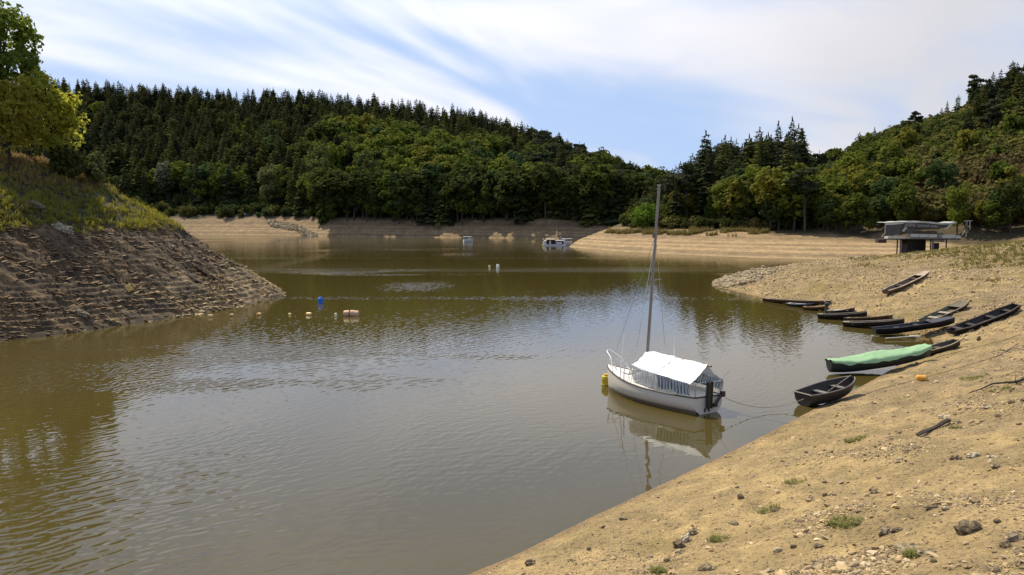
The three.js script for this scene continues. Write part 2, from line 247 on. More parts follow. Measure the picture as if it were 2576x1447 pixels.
// ---------------------------------------------------------------- water: wind ripples as a normal map, slick and ruffled patches as roughness
{
  const N = 2048, T = 64, rnd = RNG(5), waves = [];
  for (let i = 0; i < 46; i++) {
    const lam = 0.22 * pow(4.0, pow(rnd(), 1.3)), ang = 2.5 + (rnd() + rnd() - 1) * 1.25, k = T / lam;
    waves.push([Math.round(k * cos(ang)), Math.round(k * sin(ang)), rnd() * 2 * PI, pow(lam, 0.55)]);
  }
  const SN = 4096, tab = new Float32Array(SN); for (let i = 0; i < SN; i++) tab[i] = cos(i / SN * 2 * PI);
  const nw = waves.length, wa = Float64Array.from(waves, (w) => w[0] * SN / N), wb = Float64Array.from(waves, (w) => w[1] * SN / N), wp = Float64Array.from(waves, (w) => w[2] * SN / (2 * PI)), wA = Float64Array.from(waves, (w) => w[3] * w[0]), wB = Float64Array.from(waves, (w) => w[3] * w[1]);
  const img = new Uint8Array(N * N * 4);
  const amp = new Float32Array(257 * 257);
  for (let j = 0; j <= 256; j++) for (let i = 0; i <= 256; i++) {
    const x = i / 256 * T - 32, z = j / 256 * T + 8;             // plan position of the first tile
    let a = 0.10 + 0.9 * sstep(0.45, 0.75, fbm(i / 256 * 5, j / 256 * 14, 4, 0));
    a *= sstep(26, 38, z) * 0.66 * (1 - 0.94 * sstep(40, 50, z)) + 0.075;
    a = max(a, 0.62 * exp(-(((x + 9.5) / 4.0) ** 2) - (((z - 20) / 7) ** 2)));
    a = max(a, 0.12);
    a *= 1 - 0.75 * exp(-(((x - 6) / 4.5) ** 2) - (((z - 27) / 9) ** 2));
    const e = min(1, min(i, 256 - i, j, 256 - j) / 10); amp[j * 257 + i] = lerp(0.30, a, e);
  }
  for (let j = 0, o = 0; j < N; j++) for (let i = 0; i < N; i++, o += 4) {
    let gx = 0, gz = 0; const wx = i + 26 * tab[(j * 6 + i * 4) & 4095] , wz = j + 22 * tab[(i * 6 + 900) & 4095];
    for (let q = 0; q < nw; q++) { const s = tab[((wa[q] * wx + wb[q] * wz + wp[q]) | 0) & 4095]; gx += s * wA[q]; gz += s * wB[q]; }
    const ai = i / 8, aj = j / 8, i0 = ai | 0, j0 = aj | 0, fx = ai - i0, fy = aj - j0, A = lerp(lerp(amp[j0 * 257 + i0], amp[j0 * 257 + i0 + 1], fx), lerp(amp[j0 * 257 + 257 + i0], amp[j0 * 257 + 258 + i0], fx), fy) * 0.00023;
    gx *= A; gz *= A; const l = 1 / sqrt(1 + gx * gx + gz * gz);
    img[o] = (-gx * l * 0.5 + 0.5) * 255; img[o + 1] = (-gz * l * 0.5 + 0.5) * 255; img[o + 2] = (l * 0.5 + 0.5) * 255; img[o + 3] = 255;
  }
  const t = new THREE.DataTexture(img, N, N); t.wrapS = t.wrapT = THREE.RepeatWrapping; t.magFilter = THREE.LinearFilter; t.repeat.set(1 / T, 1 / T); t.offset.set(0.5, -8 / T); t.needsUpdate = true;
  const wind = dataTex(1024, (u, v) => {
    const x = (u - 0.5) * 600, z = v * 600; let r = 0.035;
    r += 0.10 * sstep(0.44, 0.72, fbm(x * 0.010 + 1.3, z * 0.055, 5)) * sstep(62, 84, z + x * 0.1) * (1 - sstep(100, 140, z));
    return [r, r, r];
  }, false); wind.repeat.set(1 / 600, 1 / 600); wind.offset.set(0.5, 0);
  const mat = new THREE.MeshPhysicalMaterial({ color: rgb(0.066, 0.051, 0.014), roughness: 1, roughnessMap: wind, ior: 1.33, normalMap: t, normalScale: new THREE.Vector2(1, 1) });
  const g = gridGeo(8, 8, (s, v) => [lerp(-500, 500, s), 0, -lerp(-60, 600, v)]);
  struct('lake_water', g, mat);
}

// ---------------------------------------------------------------- trees
const leafMat = (c, tr = 0.35) => new THREE.MeshPhysicalMaterial({ color: c, roughness: 0.9, transmission: tr, thickness: 0, specularIntensity: 0.06 });
function soup(P) { const g = new THREE.BufferGeometry(); g.setAttribute('position', new THREE.Float32BufferAttribute(P, 3)); return g; }
function spruceCrown(rnd, { h = 16, r = 2.5, whorls = 19, per = 8, bare = 0.07, droop = 0.42, pw = 0.85 } = {}) {
  const P = [];
  for (let i = 0; i < whorls; i++) {
    const t = i / (whorls - 1), y0 = h * (bare + (0.985 - bare) * pow(t, 0.92)), len = r * pow(1 - t, pw) * (0.8 + 0.4 * rnd()) + 0.14;
    for (let k = 0; k < per; k++) {
      const a = (k + rnd()) / per * 2 * PI, L = len * (0.65 + 0.6 * rnd()), y = y0 + (rnd() - 0.5) * h / whorls, d = L * droop * (0.6 + 0.8 * rnd()) * (1.15 - t), w = L * 0.33 + 0.08, ca = cos(a), sa = sin(a);
      const at = (q, s, yy) => [ca * L * q - sa * s, yy, sa * L * q + ca * s];
      const root = at(0.02, 0, y + 0.12), l = at(0.5, w, y - d * 0.38 - 0.1), rr = at(0.5, -w, y - d * 0.38 - 0.1), tip = at(1, 0, y - d + 0.1), mid = at(0.55, 0, y - d * 0.3 + 0.08), l2 = at(0.85, w * 0.8, y - d * 0.95), r2 = at(0.85, -w * 0.8, y - d * 0.95);
      P.push(...root, ...l, ...mid, ...root, ...mid, ...rr, ...mid, ...l2, ...tip, ...mid, ...tip, ...r2);
      P.push(...at(0.3, w * 0.5, y - d * 0.2), ...at(0.62, w * 0.9, y - d * 0.5), ...at(0.5, w * 0.6, y - d * 0.5 - 0.5 * w - 0.25));
    }
  }
  for (let k = 0; k < 3; k++) { const a = k * 2.1; P.push(cos(a) * 0.16, h * 0.955, sin(a) * 0.16, cos(a + 2) * 0.16, h * 0.955, sin(a + 2) * 0.16, 0, h * 1.02, 0); }
  return soup(P);
}
function leafCrown(rnd, { h = 12, r = 3.4, y0 = 0.28, lobes = 18, leaves = 1300, size = 0.6, squash = 1, fill = 0.5, scatter = 0.12, lr = [0.28, 0.46] } = {}) {
  const P = [], L = [], cy = h * (1 + y0) / 2, ry = h * (1 - y0) / 2;
  for (let i = 0; i < lobes; i++) { const th = rnd() * 2 * PI, ph = Math.acos(1 - 2 * rnd()), q = 0.35 + 0.42 * rnd(), R = r * lerp(lr[0], lr[1], rnd()); L.push([sin(ph) * cos(th) * r * q, cy + cos(ph) * ry * q * 1.05, sin(ph) * sin(th) * r * q, R]); }
  for (let i = 0; i < leaves; i++) {
    const b = L[(rnd() * lobes) | 0]; let th = rnd() * 2 * PI, ph = Math.acos(1 - 2 * rnd()), n = [sin(ph) * cos(th), cos(ph), sin(ph) * sin(th)];
    const q = b[3] * (rnd() < fill ? 0.5 + 0.55 * rnd() : 0.8 + 0.34 * rnd() * rnd() + scatter * rnd()), x = b[0] + n[0] * q, y = b[1] + n[1] * q * squash, z = b[2] + n[2] * q;
    if (y < h * y0 * 0.75) continue;
    const s = size * (0.55 + 0.9 * rnd()), nn = V(n[0] + (rnd() - 0.5) * 1.5, n[1] + (rnd() - 0.5) * 1.5 + 0.35, n[2] + (rnd() - 0.5) * 1.5).normalize();
    const t = V(rnd() - 0.5, rnd() - 0.5, rnd() - 0.5).cross(nn).normalize(), u = nn.clone().cross(t), k = 0.45 + 0.4 * rnd();
    const pt = (a, c, e) => [x + t.x * a * s + u.x * c * s + nn.x * e * s, y + t.y * a * s + u.y * c * s + nn.y * e * s, z + t.z * a * s + u.z * c * s + nn.z * e * s];
    const A = pt(-0.6, 0, -0.12), B = pt(0, k * 0.7, 0.12), C = pt(0.6, 0.05, -0.14), D = pt(0.05, -k * 0.7, 0.1);
    P.push(...A, ...D, ...B, ...B, ...D, ...C);
  }
  return { geo: soup(P), lobes: L };
}
function trunkGeo(h, r0, r1, rnd, bend = 0.3) { const pts = []; let x = 0, z = 0; for (let i = 0; i <= 4; i++) { pts.push(V(x, h * i / 4, z)); x += (rnd() - 0.5) * bend; z += (rnd() - 0.5) * bend; } const L = []; for (let i = 0; i < 4; i++) L.push(bar(pts[i], pts[i + 1], lerp(r0, r1, i / 4), lerp(r0, r1, (i + 1) / 4), 6)); return L; }
function limbs(lobes, h, n, rnd, r = 0.07) { const L = []; for (let i = 0; i < min(n, lobes.length); i++) { const b = lobes[i]; const y = h * (0.22 + 0.35 * rnd()); L.push(bar(V(0, min(y, b[1] * 0.8), 0), V(b[0] * 0.9, b[1], b[2] * 0.9), r, r * 0.3, 5)); } return L; }
const barkMat = std(rgb(0.06, 0.05, 0.04), 0.95), darkBark = std(rgb(0.03, 0.025, 0.02), 0.95), paleBark = std(rgb(0.22, 0.2, 0.17), 0.9);
const rt = RNG(77);
const spruceMats = [rgb(0.070, 0.080, 0.024), rgb(0.048, 0.058, 0.022), rgb(0.098, 0.106, 0.026), rgb(0.125, 0.128, 0.028)].map((c) => leafMat(c, 0.3));
const pineMats = [rgb(0.042, 0.052, 0.022), rgb(0.060, 0.060, 0.030)].map((c) => leafMat(c, 0.25));
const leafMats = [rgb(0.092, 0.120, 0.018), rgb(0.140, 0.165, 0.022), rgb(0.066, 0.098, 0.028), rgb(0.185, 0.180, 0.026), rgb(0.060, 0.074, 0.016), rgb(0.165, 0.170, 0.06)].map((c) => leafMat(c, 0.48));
const brushMats = [rgb(0.125, 0.102, 0.034), rgb(0.13, 0.125, 0.032), rgb(0.10, 0.074, 0.03)].map((c) => leafMat(c, 0.35));
const spruceProto = [0, 1, 2, 3, 4].map((i) => ({ crown: spruceCrown(rt, { h: 16, r: [3.0, 3.4, 2.7, 3.7, 3.1][i], whorls: [19, 17, 20, 16, 18][i], per: [11, 11, 10, 12, 11][i], pw: [0.75, 0.66, 0.82, 0.62, 0.7][i] }), trunk: merge(trunkGeo(13, 0.22, 0.05, rt, 0.05)) }));
const pineProto = [0, 1, 2].map((i) => { const c = leafCrown(rt, { h: 16, r: 2.7, y0: 0.42, lobes: 12, leaves: 560, size: 0.75, squash: 0.6, lr: [0.3, 0.5] }); return { crown: c.geo, trunk: merge([...trunkGeo(15, 0.24, 0.06, rt, 0.25), ...limbs(c.lobes, 16, 4, rt)]) }; });
const leafProto = [0, 1, 2, 3, 4].map((i) => { const c = leafCrown(rt, { h: 12, r: [3.4, 3.0, 3.8, 2.6, 3.3][i], y0: [0.15, 0.1, 0.2, 0.08, 0.14][i], lobes: [30, 24, 36, 20, 28][i], leaves: [1250, 1100, 1400, 1000, 1200][i], size: 0.62, scatter: 0.3, lr: [0.18, 0.36] }); return { crown: c.geo, trunk: merge([...trunkGeo(9, 0.2, 0.05, rt, 0.4), ...limbs(c.lobes, 12, 6, rt)]) }; });
const bushProto = [0, 1, 2].map(() => leafCrown(rt, { h: 3.2, r: 2.0, y0: 0.0, lobes: 11, leaves: 420, size: 0.46 }).geo);

function plant(name, proto, mat, label, category, group, pos, turn, sc, bark = barkMat) {
  const g = thing(name, label, category, pos, turn, group); g.rotation.x = 0.05 * sin(pos.x * 7.3); g.rotation.z = 0.05 * sin(pos.z * 5.1); obj('trunk', proto.trunk, bark, g); obj('crown', proto.crown, mat, g); g.scale.copy(typeof sc === 'number' ? V(sc, sc, sc) : sc); return g;
}
// candidates on the far hill
const rf = RNG(2024), conifers = [], broads = [];
const px2u = (px) => (px - 1288) / F;
function addTree(kind, x, z, hgt, area, y) { (kind === 'b' ? broads : conifers).push({ kind, x, z, y, hgt, app: hgt / z, area, a: rf() * 6.28, v: rf(), t: rf(), w: 0.72 + 0.5 * rf() * rf() + 0.16 * rf() }); }
for (let i = 0; i < 5600; i++) {
  const u = lerp(-0.68, 0.27, rf()), zs = interp(FZS, u) + (u < -0.26 ? 26 : 12), zr = interp(FZR, u) + 10, s = pow(rf(), 0.85), z = lerp(zs, zr, s), x = u * z;
  if (rf() > 0.68 * z / 420) continue;
  // 1..n rows: broadleaf clearings as in the picture
  const knoll = exp(-(((u + 0.10) / 0.13) ** 2)) * sstep(0.74, 0.48, s - (u + 0.15) * -0.5), edge = s < 0.12 ? 0.62 : 0, rightMix = u > 0 ? 0.16 : 0.02;
  const b = rf() < max(knoll * 0.98, edge, rightMix);
  const y = hFar(x, z);
  if (b) addTree('b', x, z, lerp(10, 16, rf()) * (1 + 0.22 * knoll), 'far', y); else addTree(u > 0.02 && rf() < 0.5 ? 'p' : 's', x, z, (s > 0.9 ? lerp(11, 17.5, rf()) : lerp(10, 18, rf())) * interp([[0.03, 1], [0.12, 0.8], [0.2, 0.62]], u), 'far', y);
}
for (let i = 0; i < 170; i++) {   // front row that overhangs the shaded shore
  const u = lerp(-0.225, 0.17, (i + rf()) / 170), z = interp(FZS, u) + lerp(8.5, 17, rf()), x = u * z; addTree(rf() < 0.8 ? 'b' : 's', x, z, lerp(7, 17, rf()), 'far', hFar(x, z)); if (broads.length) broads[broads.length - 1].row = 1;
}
// behind the rise beyond the headland and on it
for (let i = 0; i < 3600; i++) {
  const u = lerp(0.135, 0.74, pow(rf(), 0.9)), zs = interp(RZS, u), bw = interp([[0.2, 42], [0.4, 28], [0.7, 18]], u), s = rf(), z = lerp(zs + bw, 272, s), x = u * z;
  const brown = exp(-(((u - 0.54) / 0.10) ** 4)) * sstep(0.04, 0.12, s) * (1 - sstep(0.8, 0.97, s)) * 0.8;   // open scrub slope
  if (rf() > 0.52 * (1 - brown)) continue;
  const y = hRight(x, z); if (y < 2.2) continue;
  const stand = u < 0.34, top = s > 0.75; if (u > 0.36 && u < 0.53 && top) continue; if (u > 0.44 && !(u > 0.52 && s > 0.5) && rf() > (s < 0.12 ? 0.22 : 0.30)) continue; const con = stand ? (rf() < (s > 0.3 ? 0.6 : 0.2)) : u > 0.52 && s > 0.5 ? rf() < 0.8 : rf() < 0.06;
  if (!con) addTree('b', x, z, (stand ? lerp(7, 14, rf()) * interp([[0.13, 0.4], [0.17, 0.62], [0.225, 1]], u) : lerp(5, 10.5, rf())), u > 0.34 ? 'scrub' : 'head', y); else addTree(rf() < 0.2 ? 'p' : 's', x, z, (stand ? lerp(12, 20, rf()) * interp([[0.13, 0.3], [0.17, 0.55], [0.225, 1]], u) : lerp(8, 14, rf())), u > 0.34 ? 'scrub' : 'head', y);
}
{ // how much of each tree shows above the ones in front of it, as seen along the valley
  const cols = new Float32Array(1400).fill(-9), all = [...conifers, ...broads].sort((a, b) => a.z - b.z);
  for (const t of all) { const w = max(1, Math.round((t.kind === 'b' ? 0.24 : 0.16) * t.hgt / t.z * F / 2)), c = Math.round((t.x / t.z * F + 1400) / 2), top = (t.y + t.hgt - CAMH) / t.z, base = (t.y - CAMH) / t.z; let vis = 0; for (let k = c - w; k <= c + w; k++) { if (k < 0 || k >= 1400) continue; const e = k === c ? top : lerp(top, base, abs(k - c) / (w + 1) * 0.8); vis += max(0, e - max(base, cols[k])); cols[k] = max(cols[k], e); } t.app = abs(t.x / t.z) < 0.62 ? vis : 0; }
}
conifers.sort((a, b) => b.app - a.app); broads.sort((a, b) => b.app - a.app);
function spread(list, n) { return [list.slice(0, n), list.slice(n)]; }
const TONE = { s: ['deep green', 'blackish green', 'mid green', 'light green'], p: ['deep green', 'greyish green'], b: ['mid green', 'fresh green', 'dull green', 'yellow green', 'dark green', 'pale green'] };
const ORD = 'first second third fourth fifth sixth seventh eighth ninth tenth eleventh twelfth thirteenth fourteenth fifteenth sixteenth seventeenth eighteenth nineteenth twentieth twenty-first twenty-second twenty-third twenty-fourth twenty-fifth twenty-sixth twenty-seventh twenty-eighth twenty-ninth thirtieth thirty-first thirty-second thirty-third thirty-fourth thirty-fifth'.split(' ');
function whereOf(t) {
  const px = t.x / t.z * F + 1288, u = t.x / t.z;
  if (t.area === 'far') { const s = (t.z - interp(FZS, u)) / (interp(FZR, u) - interp(FZS, u)); return (s > 0.86 ? 'far ridge' : s > 0.45 ? 'upper far hillside' : s > 0.2 ? 'middle far hillside' : 'foot of far hillside') + ', ' + (px < 440 ? 'behind the rocky bank' : px < 770 ? 'over the sunlit beach' : px < 1130 ? 'between beach and motorboat' : px < 1350 ? 'over the motorboat' : px < 1560 ? 'over the houseboat' : 'beyond the headland'); }
  if (t.area === 'head') return (t.z > 225 ? 'back of' : t.z > 200 ? 'inside' : 'front of') + ' the headland stand, ' + (px < 1720 ? 'behind the bright bush' : px < 1900 ? 'behind the mast' : 'towards the shelter');
  return (t.z > 245 ? 'skyline of' : t.z > 200 ? 'upper' : t.z > 165 ? 'lower' : 'foot of') + ' scrub slope, ' + (px < 2200 ? 'beside the headland stand' : px < 2450 ? 'above the shelter' : 'beyond the shelter');
}
function nameTrees(list) {       // a label of its own for each tree: look, place, and its turn counted from the left among its like
  const bins = new Map();
  for (const t of list) { const M = t.kind === 's' ? spruceMats : t.kind === 'p' ? pineMats : leafMats, kind = t.kind === 's' ? 'spruce' : t.kind === 'p' ? 'round-topped pine' : 'broadleaf tree'; t.where = whereOf(t); t.words = TONE[t.kind][M.indexOf(matFor(t))] + ' ' + kind + ', ' + t.where; if (!bins.has(t.words)) bins.set(t.words, []); bins.get(t.words).push(t); t.bin = kind + 's, ' + t.where; }
  for (const b of bins.values()) { b.sort((p, q) => p.x / p.z - q.x / q.z); if (b.length > 1) b.forEach((t, i) => { t.words += ', ' + (ORD[i] ?? 'late') + ' from left'; }); }
}
function matFor(t) {
  if (t.kind === 's') return spruceMats[t.t < 0.3 ? 0 : t.t < 0.55 ? 1 : t.t < 0.85 ? 2 : 3];
  if (t.kind === 'p') return pineMats[t.t < 0.6 ? 0 : 1];
  if (t.row) return leafMats[t.t < 0.55 ? 4 : t.t < 0.85 ? 2 : 0];  // front row gets darker leaf colours, standing in for the shade low on the hillside
  if (t.area === 'far' && t.x / t.z > -0.24 && t.x / t.z < 0.03) return leafMats[t.t < 0.55 ? 1 : t.t < 0.8 ? 0 : t.t < 0.88 ? 3 : 2];
  if (t.area === 'far') return leafMats[t.t < 0.35 ? 0 : t.t < 0.62 ? 1 : t.t < 0.82 ? 2 : t.t < 0.92 ? 4 : 5];
  return leafMats[t.t < 0.3 ? 0 : t.t < 0.5 ? 1 : t.t < 0.68 ? 3 : t.t < 0.85 ? 2 : 4];
}
{
  const [ci, cr] = spread(conifers.filter((t) => t.kind === 's'), 290), [pi, pr] = spread(conifers.filter((t) => t.kind === 'p'), 90), [bi, br] = spread(broads, 290);
  for (const [list, protos, hp, nm, cat] of [[ci, spruceProto, 16, 'spruce_tree', 'spruce'], [pi, pineProto, 16, 'pine_tree', 'pine'], [bi, leafProto, 12, 'broadleaf_tree', 'tree']])
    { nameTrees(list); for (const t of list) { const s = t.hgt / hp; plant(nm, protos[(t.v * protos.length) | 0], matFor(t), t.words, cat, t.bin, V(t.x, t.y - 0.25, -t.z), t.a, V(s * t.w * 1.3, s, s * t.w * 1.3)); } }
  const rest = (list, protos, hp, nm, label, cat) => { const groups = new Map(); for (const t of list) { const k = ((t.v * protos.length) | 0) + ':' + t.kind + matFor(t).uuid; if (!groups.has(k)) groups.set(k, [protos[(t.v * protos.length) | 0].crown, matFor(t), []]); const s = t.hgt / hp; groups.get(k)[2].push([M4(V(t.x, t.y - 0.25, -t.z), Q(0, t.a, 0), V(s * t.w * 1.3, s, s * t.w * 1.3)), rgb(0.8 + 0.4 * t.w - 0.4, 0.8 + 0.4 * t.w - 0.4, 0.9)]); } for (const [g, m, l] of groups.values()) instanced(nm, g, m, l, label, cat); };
  rest(cr, spruceProto, 16, 'spruce_forest', 'dense mass of spruces covering the far hill behind the front trees', 'forest');
  rest(pr, pineProto, 16, 'pine_forest', 'dense mass of pines mixed into the far wooded hill', 'forest');
  rest(br, leafProto, 12, 'broadleaf_forest', 'dense mass of broadleaf trees mixed into the far wooded hill', 'forest');
}
// scrub: brown and olive bushes on the open slope, undergrowth along forest edges
{
  const lists = new Map(), rs = RNG(31);
  const put = (mat, p, s, key) => { const g = (rs() * 3) | 0, k = key + g + mat.uuid; if (!lists.has(k)) lists.set(k, [key, bushProto[g], mat, []]); const c = 0.75 + 0.5 * rs(); lists.get(k)[3].push([M4(p, Q(0, rs() * 6.28, 0), V(s * (0.8 + 0.5 * rs()), s, s * (0.8 + 0.5 * rs()))), rgb(c, c, c)]); };
  for (let i = 0; i < 4200; i++) { const u = lerp(0.36, 0.75, rs()), zs = interp(RZS, u), z = lerp(zs + 18, 272, rs()), x = u * z, y = hRight(x, z); if (y < 5.5 || u < 0.40 + 0.03 * rs()) continue; const n = fbm(x * 0.03 + 5, z * 0.03, 3), m = clamp(rs() * 0.5 + (n - 0.5) * 1.6 + 0.32 + (u < 0.5 && z > 205 ? 0.16 : 0), 0, 0.999); put(m < 0.22 ? brushMats[2] : m < 0.5 ? brushMats[0] : m < 0.8 ? brushMats[1] : rs() < 0.5 ? leafMats[4] : leafMats[0], V(x, y - 0.3, -z), 0.75 + 1.15 * rs(), 'hillside_scrub'); }
  for (let i = 0; i < 420; i++) { const u = lerp(0.13, 0.36, rs()), zs = interp(RZS, u), z = zs + lerp(36, 60, rs()), x = u * z, y = hRight(x, z); if (y < 2.4) continue; put(rs() < 0.5 ? leafMats[4] : brushMats[(rs() * 2) | 0], V(x, y - 0.3, -z), 0.4 + 0.6 * rs(), 'headland_undergrowth'); }
  for (let i = 0; i < 1100; i++) { const u = lerp(-0.6, 0.2, rs()), z = interp(FZS, u) + lerp(15, 40, rs()), x = u * z, y = hFar(x, z); put(rs() < 0.6 ? leafMats[4] : rs() < 0.6 ? leafMats[2] : brushMats[1], V(x, y - 0.3, -z), 0.45 + 0.8 * rs(), 'shore_undergrowth'); }
  const lab = { hillside_scrub: 'brown and olive scrub covering the steep slope above the shelter', headland_undergrowth: 'low bushes along the foot of the headland trees', shore_undergrowth: 'low dark bushes along the foot of the far forest' };
  for (const [key, g, m, l] of lists.values()) instanced(key, g, m, l, lab[key], 'undergrowth');
}

// ---------------------------------------------------------------- trees that stand out
function special(name, label, category, pos, turn, opt, mat, bark = darkBark, scale = 1) {
  const r = RNG(opt.seed), c = leafCrown(r, opt), g = thing(name, label, category, pos, turn);
  obj('trunk', merge([...trunkGeo(opt.h * (opt.trunk ?? 0.85), opt.tr ?? opt.h * 0.017, 0.03, r, opt.bend ?? 0.35), ...limbs(c.lobes, opt.h, opt.limbs ?? 7, r, opt.h * 0.006)]), bark, g);
  obj('crown', c.geo, mat, g); g.scale.setScalar(scale); return g;
}
const onRight = (px, z) => { const x = px2u(px) * z; return V(x, hRight(x, z) - 0.2, -z); };
const onFar = (px, z) => { const x = px2u(px) * z; return V(x, hFar(x, z) - 0.2, -z); };
special('bright_bush', 'bright green round bush at the tip of the sandy headland', 'bush', onRight(1625, 188), 0, { seed: 3, h: 6.8, r: 3.5, y0: 0.0, lobes: 16, leaves: 2000, size: 0.42 }, leafMat(rgb(0.13, 0.20, 0.024), 0.45));
special('bright_bush', 'smaller yellow green bush beside the bright round headland bush', 'bush', onRight(1672, 192), 1, { seed: 4, h: 5.2, r: 2.6, y0: 0.0, lobes: 12, leaves: 1400, size: 0.42 }, leafMat(rgb(0.105, 0.12, 0.026), 0.4));
special('willow_tree', 'pale olive round-headed tree in front of the dark headland stand', 'tree', onRight(1812, 186), 2, { seed: 6, h: 10.5, r: 3.9, y0: 0.12, lobes: 12, leaves: 2000, size: 0.45, lr: [0.3, 0.45] }, leafMat(rgb(0.17, 0.165, 0.055), 0.4));
special('young_tree', 'bright yellow green tree on the slope behind the canopy shelter', 'tree', onRight(2140, 188), 0.4, { seed: 8, h: 13, r: 4.4, y0: 0.1, lobes: 20, leaves: 2600, size: 0.5 }, leafMat(rgb(0.17, 0.19, 0.024), 0.45));
special('young_tree', 'yellow green tree with a tall crown beside the olive scrub', 'tree', onRight(2235, 196), 1.4, { seed: 9, h: 11, r: 3.7, y0: 0.1, lobes: 18, leaves: 2200, size: 0.5 }, leafMat(rgb(0.15, 0.165, 0.026), 0.45));
special('grey_tree', 'pale grey green round tree low on the dark far hillside', 'tree', onFar(425, 322), 0, { seed: 12, h: 15, r: 5.2, y0: 0.2, lobes: 18, leaves: 1500, size: 0.8 }, leafMat(rgb(0.15, 0.15, 0.09), 0.35), barkMat);
special('green_tree', 'bright green pointed tree low on the dark far hillside', 'tree', onFar(535, 318), 0, { seed: 13, h: 15, r: 4.2, y0: 0.1, lobes: 16, leaves: 1400, size: 0.8 }, leafMat(rgb(0.10, 0.13, 0.03), 0.4), barkMat);
special('oak_tree', 'large oak with a broad light crown on the far hillside', 'tree', onFar(815, 300), 0, { seed: 14, h: 18, r: 6.4, y0: 0.15, lobes: 26, leaves: 2600, size: 0.8 }, leafMat(rgb(0.13, 0.15, 0.038), 0.4), barkMat);
special('green_tree', 'pointed blue green tree above the far shore in the middle', 'tree', onFar(1290, 275), 0, { seed: 15, h: 17, r: 5.2, y0: 0.1, lobes: 20, leaves: 1900, size: 0.8 }, leafMat(rgb(0.05, 0.085, 0.035), 0.35), barkMat);
special('shore_bush', 'low round grey bush alone on the shaded far shore', 'bush', onFar(1306, 253), 0, { seed: 16, h: 3.6, r: 3.0, y0: 0, lobes: 9, leaves: 500, size: 0.5 }, leafMat(rgb(0.07, 0.08, 0.04), 0.3), barkMat);
{ // lone umbrella-topped pine on the skyline and a thin bare tree next to it
  const p = onRight(2288, 252), r = RNG(41), g = thing('umbrella_pine', 'lone flat-topped pine standing on the skyline', 'pine', p), P = [], T = [...trunkGeo(7.4, 0.22, 0.08, r, 0.3)];
  for (const [x, y, z, rr] of [[0, 7.6, 0, 1.7], [-1.3, 6.5, 0.3, 1.6], [1.4, 6.3, 0, 1.7], [-2.3, 5.1, 0, 1.5], [2.4, 5.2, -0.3, 1.4], [0.3, 5.6, 0.9, 1.4], [-3.0, 3.8, 0.2, 1.2]]) { const c = leafCrown(r, { h: rr * 0.8, r: rr, y0: 0, lobes: 7, leaves: 260, size: 0.42, squash: 0.45 }).geo.translate(x, y - rr * 0.4, z); P.push(...c.attributes.position.array); T.push(bar(V(0, y - 1.6, 0), V(x, y - 0.2, z), 0.09, 0.04, 5)); }
  obj('trunk', merge(T), darkBark, g); obj('crown', soup(P), pineMats[0], g);
  const p2 = onRight(2193, 248), b = thing('bare_tree', 'thin half-bare tree on the skyline beside the lone pine', 'tree', p2), B = [bar(V(0, 0, 0), V(0.3, 7.5, 0), 0.12, 0.03, 5)], LP = [];
  for (let i = 0; i < 26; i++) { const y = 2.6 + i * 0.19, a = r() * 6.28, l = 0.5 + r() * 1.3 * (i < 18 ? 1 : 0.7); const e = V(0.3 * y / 7.5 + cos(a) * l, y + 0.5 * l, sin(a) * l); B.push(bar(V(0.3 * y / 7.5, y, 0), e, 0.035, 0.015, 4)); for (let k = 0; k < 5; k++) { const q = e.clone().add(V(r() - 0.5, r() - 0.5, r() - 0.5).multiplyScalar(0.6)); LP.push(q.x, q.y, q.z, q.x + 0.16, q.y + 0.05, q.z + 0.1, q.x + 0.04, q.y + 0.17, q.z - 0.08); } }
  obj('trunk', merge(B), barkMat, b); obj('crown', soup(LP), leafMats[2], b);
}
{ // dark spruces that top the skyline
  const rr = RNG(9), sky = [[2484, 255, 11], [2512, 252, 12], [2550, 250, 13.5], [2580, 250, 14], [2462, 258, 8], [2350, 256, 7], [2368, 257, 8.5], [2395, 255, 9.5], [2425, 256, 8.5], [1775, 196, 21.5], [1758, 200, 19], [1800, 205, 19], [1868, 214, 20], [1905, 216, 21.5], [1955, 214, 22], [1985, 216, 22.5], [1930, 222, 20], [2010, 224, 20]];
  for (const [px, z, h] of sky.sort((a, b) => a[0] - b[0])) { const s = h / 16, hi = px > 2200, k = sky.filter((q) => (q[0] > 2200) === hi).findIndex((q) => q[0] === px); plant('spruce_tree', spruceProto[(rr() * 5) | 0], spruceMats[(rr() * 2) | 0], (hi ? 'dark spruce on the skyline above the scrub slope, ' : 'tall dark spruce topping the stand behind the headland, ') + ORD[k] + ' from left', 'spruce', hi ? 'spruces on the skyline above the scrub slope' : 'spruces topping the headland stand', onRight(px, z), rr() * 6, V(s * 1.15, s, s * 1.15)); }
}
// trees on the left bank
const onLeft = (px, z) => { const x = px2u(px) * z; return V(x, hLeft(x, z) - 0.25, -z); };
const yg = leafMat(rgb(0.38, 0.375, 0.05), 0.75), gg = leafMat(rgb(0.16, 0.21, 0.03), 0.65), br = leafMat(rgb(0.38, 0.345, 0.05), 0.75), olive = leafMat(rgb(0.28, 0.27, 0.035), 0.7);
special('slender_tree', 'tall slender green tree at the edge of the left bank', 'tree', onLeft(22, 68), 0, { seed: 51, h: 14.0, r: 3.0, y0: 0.28, lobes: 54, leaves: 2300, size: 0.34, limbs: 22, fill: 0.35, scatter: 0.5, lr: [0.13, 0.26] }, gg);
special('slender_tree', 'slim green tree with feathery upright top on the left bank', 'tree', onLeft(84, 71), 1, { seed: 52, h: 13.0, r: 1.7, y0: 0.28, lobes: 30, leaves: 1000, size: 0.32, limbs: 16, fill: 0.35, scatter: 0.6, lr: [0.16, 0.34] }, gg);
